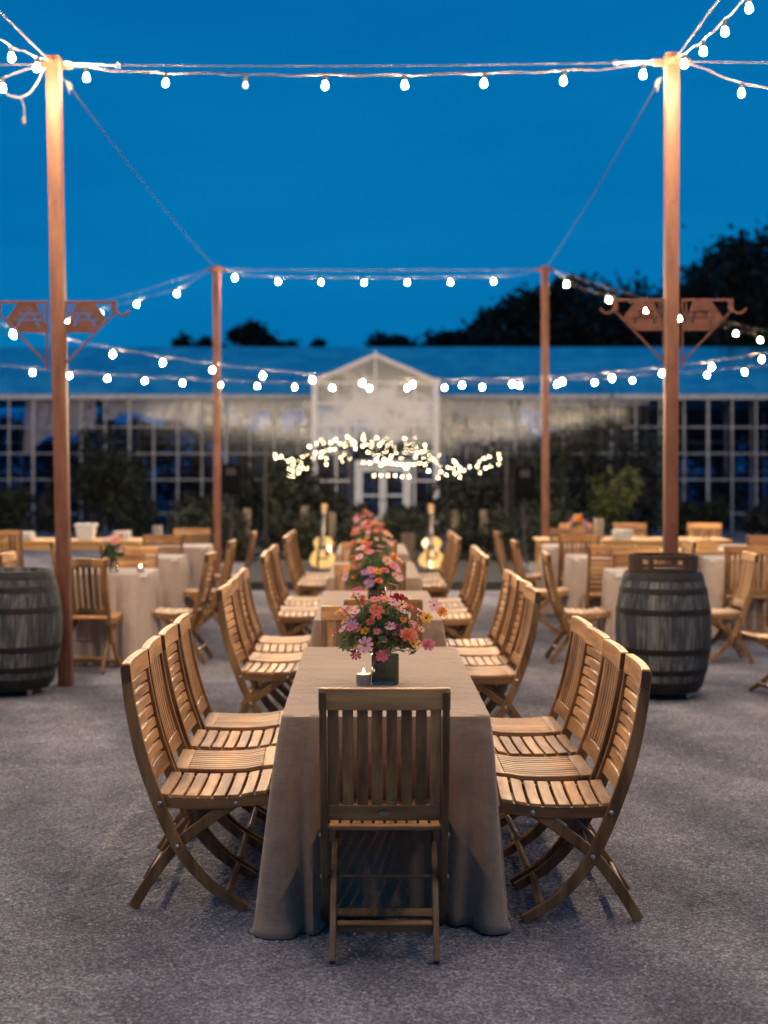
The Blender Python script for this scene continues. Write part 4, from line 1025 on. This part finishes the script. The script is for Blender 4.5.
for s in (-1,1):
    m = MB(); cx_ = dc+s*.285
    m.box((cx_-s*.24,pd,.82),(.08,.05,1.62)); m.box((cx_+s*.24,pd,.82),(.08,.05,1.62)); m.box((cx_,pd-.001,1.58),(.40,.05,.10)); m.box((cx_,pd-.001,.25),(.40,.045,.45)); m.box((cx_,pd-.001,.95),(.40,.04,.05))
    d_ = m.build('door', M['doorpaint'], gh, .003)
    m = MB(); n = 0; m.v = [Vector(q) for q in ((cx_-.2,pd+.015,.48),(cx_+.2,pd+.015,.48),(cx_+.2,pd+.015,1.53),(cx_-.2,pd+.015,1.53))]; m.face((0,1,2,3)); m.build('pane', M['pane'], d_, smooth=0)
    MB().tube([(cx_-s*.24,pd-.05,.8),(cx_-s*.24,pd-.05,.95)], .012, 8).build('handle', M['galv'], d_)

# ------------------------------------------------------------------ fairy-light garland before the porch
t = thing('fairy_light_garland', (0,24.6,0), 'tangled garland of tiny warm lights hanging before the greenhouse porch', 'fairy lights')
r = random.Random(21)
top = [(272,455),(285,461),(300,452),(318,442),(340,437),(360,433),(380,440),(402,441),(425,440),(432,452),(450,448),(470,458),(485,462),(498,458)]
pts = []
def lerp_top(x):
    for a, b in zip(top, top[1:]):
        if a[0] <= x <= b[0]: return a[1]+(b[1]-a[1])*(x-a[0])/(b[0]-a[0])
    return 455
for i in range(190):
    x = r.uniform(288, 440); y = lerp_top(x)+r.uniform(-4,12)+abs(r.gauss(0, 8)); pts.append((x, min(y, 478)))
for i in range(20): x = r.uniform(272,292); pts.append((x, 454+(x-272)*.4+r.uniform(-2,3)))
for i in range(36): x = r.uniform(438,500); pts.append((x, (474-(x-438)*.22)+r.gauss(0,4)))
for i in range(13): pts.append((370+i*5.5, 464+r.uniform(-1.5,1.5)))
for i in range(6): pts.append((374+i*7, 476+r.uniform(-1,1)))
sel = []
for p in pts:
    if all((p[0]-q[0])**2+(p[1]-q[1])**2 > (14 if 300 < p[0] < 480 else 10) for q in sel): sel.append(p)
pts = sel
W3 = [P(x,y,24.6+r.uniform(-.3,.3))-Vector((0,24.6,0)) for x,y in pts]
fb = MB(); fb.lathe([(0,-.009),(.006,-.006),(.009,0),(.006,.006),(0,.009)], k=6); o = fb.build('fairy_bulb', M['fairy']); FBM = o.data; bpy.data.objects.remove(o)
for p in W3[:100]:
    o = bpy.data.objects.new('fairy_bulb', FBM); C.objects.link(o); o.parent = t; o.location = p; o.scale = (r.uniform(.5,1.2),)*3
m = MB()
for p in W3[100:]: m.lathe([(0,-.009),(.006,-.006),(.009,0),(.006,.006),(0,.009)], p, 6)
tag(m.build('fairy_bulb_cluster', M['fairy'], t), kind='stuff')
m = MB(); order = sorted(W3, key=lambda p: p.x)
for k in range(3):
    q = order[k::3]; m.tube([Vector((p.x, p.y, p.z+.02)) for p in q], .003, 4)
for px_ in (313, 437):
    pass
m.tube([Vector((-2.05,0,1.95)), order[0]], .004, 4); m.tube([order[-1], Vector((2.12,0,1.95))], .004, 4)
m.build('wire', M['blackcord'], t)
for x_, lb in ((-2.05,'thin dark pole holding the left end of the fairy lights'),(2.12,'thin dark pole holding the right end of the fairy lights')):
    o = MB().tube([(0,0,0),(0,0,2.0)], .022, 10).build('garland_pole', M['blackcord']); o.location = (x_,24.6,0); tag(o, lb, 'pole', 'poles of the fairy-light garland')

# ------------------------------------------------------------------ planting and trees
def shrub(x, y, w, h, mat, seed, label, n=2600, size=.045, name='shrub', clumps=9, dp=None):
    t = thing(name, (x,y,0), label, 'shrub', 'shrubs before the greenhouse'); rg0 = np.random.default_rng(seed)
    cs = rg0.uniform(-1,1,(clumps,3))*np.array([w*.36,(dp or w)*.3,h*.32])+np.array([0,0,h*.52]); rs = rg0.uniform(.22,.40,clumps)*min(w,h)
    def fn(k, g_):
        idx = g_.integers(0,clumps,k); d = g_.normal(size=(k,3)); d /= np.linalg.norm(d,axis=1)[:,None]
        p = cs[idx]+d*(rs[idx]*g_.uniform(.35,1.0,k)**.5)[:,None]*np.array([1,1,1.25]); p[:,2] = np.maximum(p[:,2],.02)
        # stray shoots
        s = g_.random(k) < .10; p[s,2] += g_.uniform(0,.28*h,s.sum()); return p
    leafcloud(n, fn, size, mat, 'foliage', t, 1.7, seed)
    m = MB(); r = random.Random(seed)
    for i in range(6):
        a = r.uniform(0,6.28); m.tube([(0.03*math.cos(a),.03*math.sin(a),0),(w*.18*math.cos(a),w*.12*math.sin(a),h*.4),(w*.3*math.cos(a),w*.2*math.sin(a),h*.8)], [.02,.014,.006], 5)
    m.build('stem', M['bark'], t)
pos = [(-9.6,32,2.0,1.2,'far left corner of the planting'),(-7.9,31.5,1.7,1.1,'planting left of the left front post'),(-6.4,31.6,1.8,2.5,'planting just right of the left front post'),
 (-5.75,31.3,1.3,2.2,'tall bush between the left front post and the far left post'),(-3.7,29.5,1.0,.9,'low bush left of the far left post'),(-2.9,29.2,1.3,1.7,'bush just right of the far left post'),
 (-2.0,27.4,1.2,1.7,'bush behind the left guitar, on its left'),(-1.3,27.0,1.0,1.3,'bush behind the left guitar'),(-.62,28.2,.7,.75,'bush left of the greenhouse door'),
 (.45,28.0,.7,.7,'bush right of the greenhouse door'),(1.35,27.2,1.1,1.4,'bush behind the right guitar'),(2.1,27.4,1.3,1.9,'bush right of the right guitar'),
 (3.05,28.4,1.3,2.2,'bush just left of the far right post'),(4.2,30.4,1.6,2.7,'tall bush right of the far right post'),(5.3,31.0,1.7,2.5,'bush behind the yellow-green shrub'),
 (7.0,32.2,1.6,.8,'low bush right of the right front post'),(8.8,32.0,2.0,.8,'low bush at the far right edge')]
for i, (x, y, w, h, wd) in enumerate(pos):
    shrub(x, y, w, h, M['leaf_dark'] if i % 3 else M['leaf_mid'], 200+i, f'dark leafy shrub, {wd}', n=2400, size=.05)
shrub(4.62, 28.6, .9, 1.75, M['leaf_pale'], 301, 'yellow-green shrub with drooping leaves between the two right posts', n=500, size=.07, name='shrub')
for i, (x, y, w) in enumerate(((-2.5,24.6,1.0),(-1.6,24.9,.9),(-.4,24.9,.9),(.35,24.7,.8),(1.5,24.8,1.0),(2.3,24.6,1.0),(3.1,25.2,1.0),(-3.4,25.4,1.1))):
    shrub(x, y, w, .8, M['leaf_mid'], 400+i, 'low dark shrub behind the stage, '+['left end','second from the left','third from the left','fourth from the left','fifth from the left, behind the right guitar','sixth from the left','right end','beyond its left end'][i], n=1100, size=.04)
def tree(x, y, h, cw, ch, seed, label, n=9000, size=.16, clumps=22, group='trees behind the greenhouse'):
    t = thing('broadleaf_tree', (x,y,0), label, 'tree', group); rg0 = np.random.default_rng(seed)
    d0 = rg0.normal(size=(clumps,3)); d0 /= np.linalg.norm(d0,axis=1)[:,None]; rad = rg0.uniform(.2,1,clumps)[:,None]**.5
    cs = d0*rad*np.array([cw*.40,cw*.34,ch*.38])+np.array([0,0,h-ch*.52]); rs = rg0.uniform(.10,.19,clumps)*cw
    def fn(k, g_):
        idx = g_.integers(0,clumps,k); d = g_.normal(size=(k,3)); d /= np.linalg.norm(d,axis=1)[:,None]
        return cs[idx]+d*(rs[idx]*g_.uniform(.1,1.0,k)**.4*(1+.25*g_.normal(size=k)))[:,None]*np.array([1,1,.8])
    leafcloud(n, fn, size, M['leaf_dark'], 'crown', t, 1.3, seed)
    m = MB(); m.tube([(0,0,0),(.1,0,h*.3),(-.05,.1,h*.55),(.1,0,h*.85)], [.03*h,.024*h,.016*h,.004*h], 8)
    for c in cs[::2]: m.tube([(0,.05,h*.42),(c[0]*.5,c[1]*.5,(h*.42+c[2])*.5+.2),tuple(c)], [.012*h,.008*h,.003*h], 5)
    m.build('trunk', M['bark'], t)
def TP(px, d): return (px-CX)*d/F
tr = [(790,48,11.4,9,'tallest tree at the right edge of the sky'),(722,50,10.3,8.4,'second tree from the right edge behind the greenhouse'),(668,52,9.9,7.6,'tree behind the right front post'),
 (608,52,9.8,6.5,'rounded tree between the two right posts'),(562,54,9.6,4.6,'tree just right of the far right post'),(515,54,8.6,4.4,'tree with open twigs just left of the far right post'),
 (880,48,13.,9,'large tree beyond the right edge')]
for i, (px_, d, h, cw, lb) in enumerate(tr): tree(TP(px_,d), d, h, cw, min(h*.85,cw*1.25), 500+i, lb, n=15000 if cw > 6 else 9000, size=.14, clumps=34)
for i, (px_, d, h, cw, lb) in enumerate(((243,56,7.75,2.8,'small tree showing over the roof right of the far left post'),(197,57,7.7,2.4,'smallest bushy treetop over the roof left of the far left post'),(275,56,7.5,2.8,'low treetop over the roof, second right of the far left post'),(310,57,7.4,2.0,'low round treetop over the roof left of the gable'))):
    tree(TP(px_,d), d, h, cw, 3.2, 520+i, lb, n=3500, size=.11, clumps=12)
for i, (px_, lb) in enumerate(((388,'low flat-topped tree over the roof above the gable'),(418,'low flat-topped tree over the roof right of the gable'),(452,'low flat-topped tree over the roof, right end of the low clump'))):
    tree(TP(px_,58), 58, 7.3, 3.0, 2.2, 540+i, lb, n=3500, size=.11, clumps=14)
# dark hedge beyond the greenhouse
hg = thing('hedge', (0,49,0), 'long dark hedge seen through the greenhouse glass', 'hedge')
def fn(k, g_):
    x = g_.uniform(-26,26,k); top_ = 3.1+.45*np.sin(x*.7)+.3*np.sin(x*1.9+1)+.2*np.sin(x*4.3); z = top_*np.sqrt(g_.random(k))
    return np.stack([x, g_.uniform(-.8,.8,k), z], 1)
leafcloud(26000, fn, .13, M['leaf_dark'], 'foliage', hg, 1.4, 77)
m = MB()
for i in range(26): m.tube([(-25+2*i,0,0),(-25+2*i+.1,0,2.4)], [.08,.03], 6)
m.build('trunk', M['bark'], hg)
# plants inside the greenhouse
for i, (x, h) in enumerate(((-8.8,1.6),(-5.2,1.9),(-3.0,1.5),(3.2,1.7),(5.0,1.8),(9.5,1.3))):
    shrub(x, 39.5, 1.5, h, M['leaf_mid'], 600+i, 'potted plant inside the greenhouse, '+['far left','left of centre','just left of the porch','just right of the porch','right of centre','far right'][i], n=900, size=.07, name='plant')
# dark woods behind the viewer's back (reflected by the glass)
wd = thing('hedge', (0,-24,0), 'tall dark hedge closing the yard behind the viewer', 'hedge')
def fn2(k, g_):
    x = g_.uniform(-45,45,k); top_ = 7+1.2*np.sin(x*.5)+.7*np.sin(x*1.3+1); z = top_*np.sqrt(g_.random(k)); return np.stack([x, g_.uniform(-1.2,1.2,k), z], 1)
leafcloud(22000, fn2, .32, M['leaf_dark'], 'foliage', wd, 1.3, 78)
m = MB()
for i in range(22): m.tube([(-44+4*i,0,0),(-44+4*i,0,5)], [.2,.08], 6)
m.build('trunk', M['bark'], wd)

# ------------------------------------------------------------------ sky, camera, render settings
w = bpy.data.worlds.new('World'); bpy.context.scene.world = w; w.use_nodes = True; nt = w.node_tree; nt.nodes.clear()
sky = N(nt, 'ShaderNodeTexSky', sky_type='NISHITA'); sky.sun_disc = False; sky.sun_elevation = math.radians(1.5); sky.sun_rotation = math.radians(180); sky.air_density = 1.0; sky.ozone_density = 4.0; sky.dust_density = .2
tint = N(nt, 'ShaderNodeMix', data_type='RGBA', blend_type='MULTIPLY'); tint.inputs[0].default_value = 1; tint.inputs[7].default_value = (.01,.55,1.1,1)
L(nt, sky, 0, tint, 6)
dusk = N(nt, 'ShaderNodeMix', data_type='RGBA'); dusk.inputs[0].default_value = .75; L(nt, tint, 2, dusk, 6); dusk.inputs[7].default_value = (.005,2.02,5.4,1)
cn = N(nt, 'ShaderNodeTexNoise'); cn.inputs['Scale'].default_value = 2.2; cn.inputs['Detail'].default_value = 5; ct = N(nt, 'ShaderNodeTexCoord'); cmp_ = N(nt, 'ShaderNodeMapping'); cmp_.inputs['Scale'].default_value = (1,1,5); L(nt, ct, 'Generated', cmp_, 0); L(nt, cmp_, 0, cn, 'Vector')
cr = ramp(nt, [(.36,(.8,.86,.89)),(.68,(2.6,1.12,1.04))]); L(nt, cn, 0, cr, 0)
cl = N(nt, 'ShaderNodeMix', data_type='RGBA', blend_type='MULTIPLY'); cl.inputs[0].default_value = 1; L(nt, dusk, 2, cl, 6); L(nt, cr, 0, cl, 7)
bg = N(nt, 'ShaderNodeBackground'); bg.inputs[1].default_value = .10; L(nt, cl, 2, bg, 0)
wo = N(nt, 'ShaderNodeOutputWorld'); L(nt, bg, 0, wo, 0)

cd = bpy.data.cameras.new('camera'); cam = bpy.data.objects.new('camera', cd); C.objects.link(cam)
cam.location = (0,0,EYE); cam.rotation_euler = (PI/2,0,0); cd.sensor_width = 36; cd.sensor_fit = 'AUTO'; cd.lens = F/1024*36
cd.shift_y = -(512-HY)/1024; cd.clip_end = 600; cd.clip_start = .1
cd.dof.use_dof = True; cd.dof.focus_distance = 5.35; cd.dof.aperture_fstop = 2.0
sc = bpy.context.scene; sc.camera = cam
sc.view_settings.view_transform = 'Standard'; sc.view_settings.look = 'None'; sc.view_settings.exposure = 0; sc.view_settings.gamma = 1
sc.cycles.use_denoising = True
try: sc.cycles.denoiser = 'OPENIMAGEDENOISE'
except Exception: pass
sc.cycles.max_bounces = 6; sc.cycles.diffuse_bounces = 3; sc.cycles.glossy_bounces = 3; sc.cycles.transparent_max_bounces = 12; sc.cycles.sample_clamp_indirect = 4
sc.cycles.use_light_tree = True; sc.cycles.caustics_reflective = False; sc.cycles.caustics_refractive = False
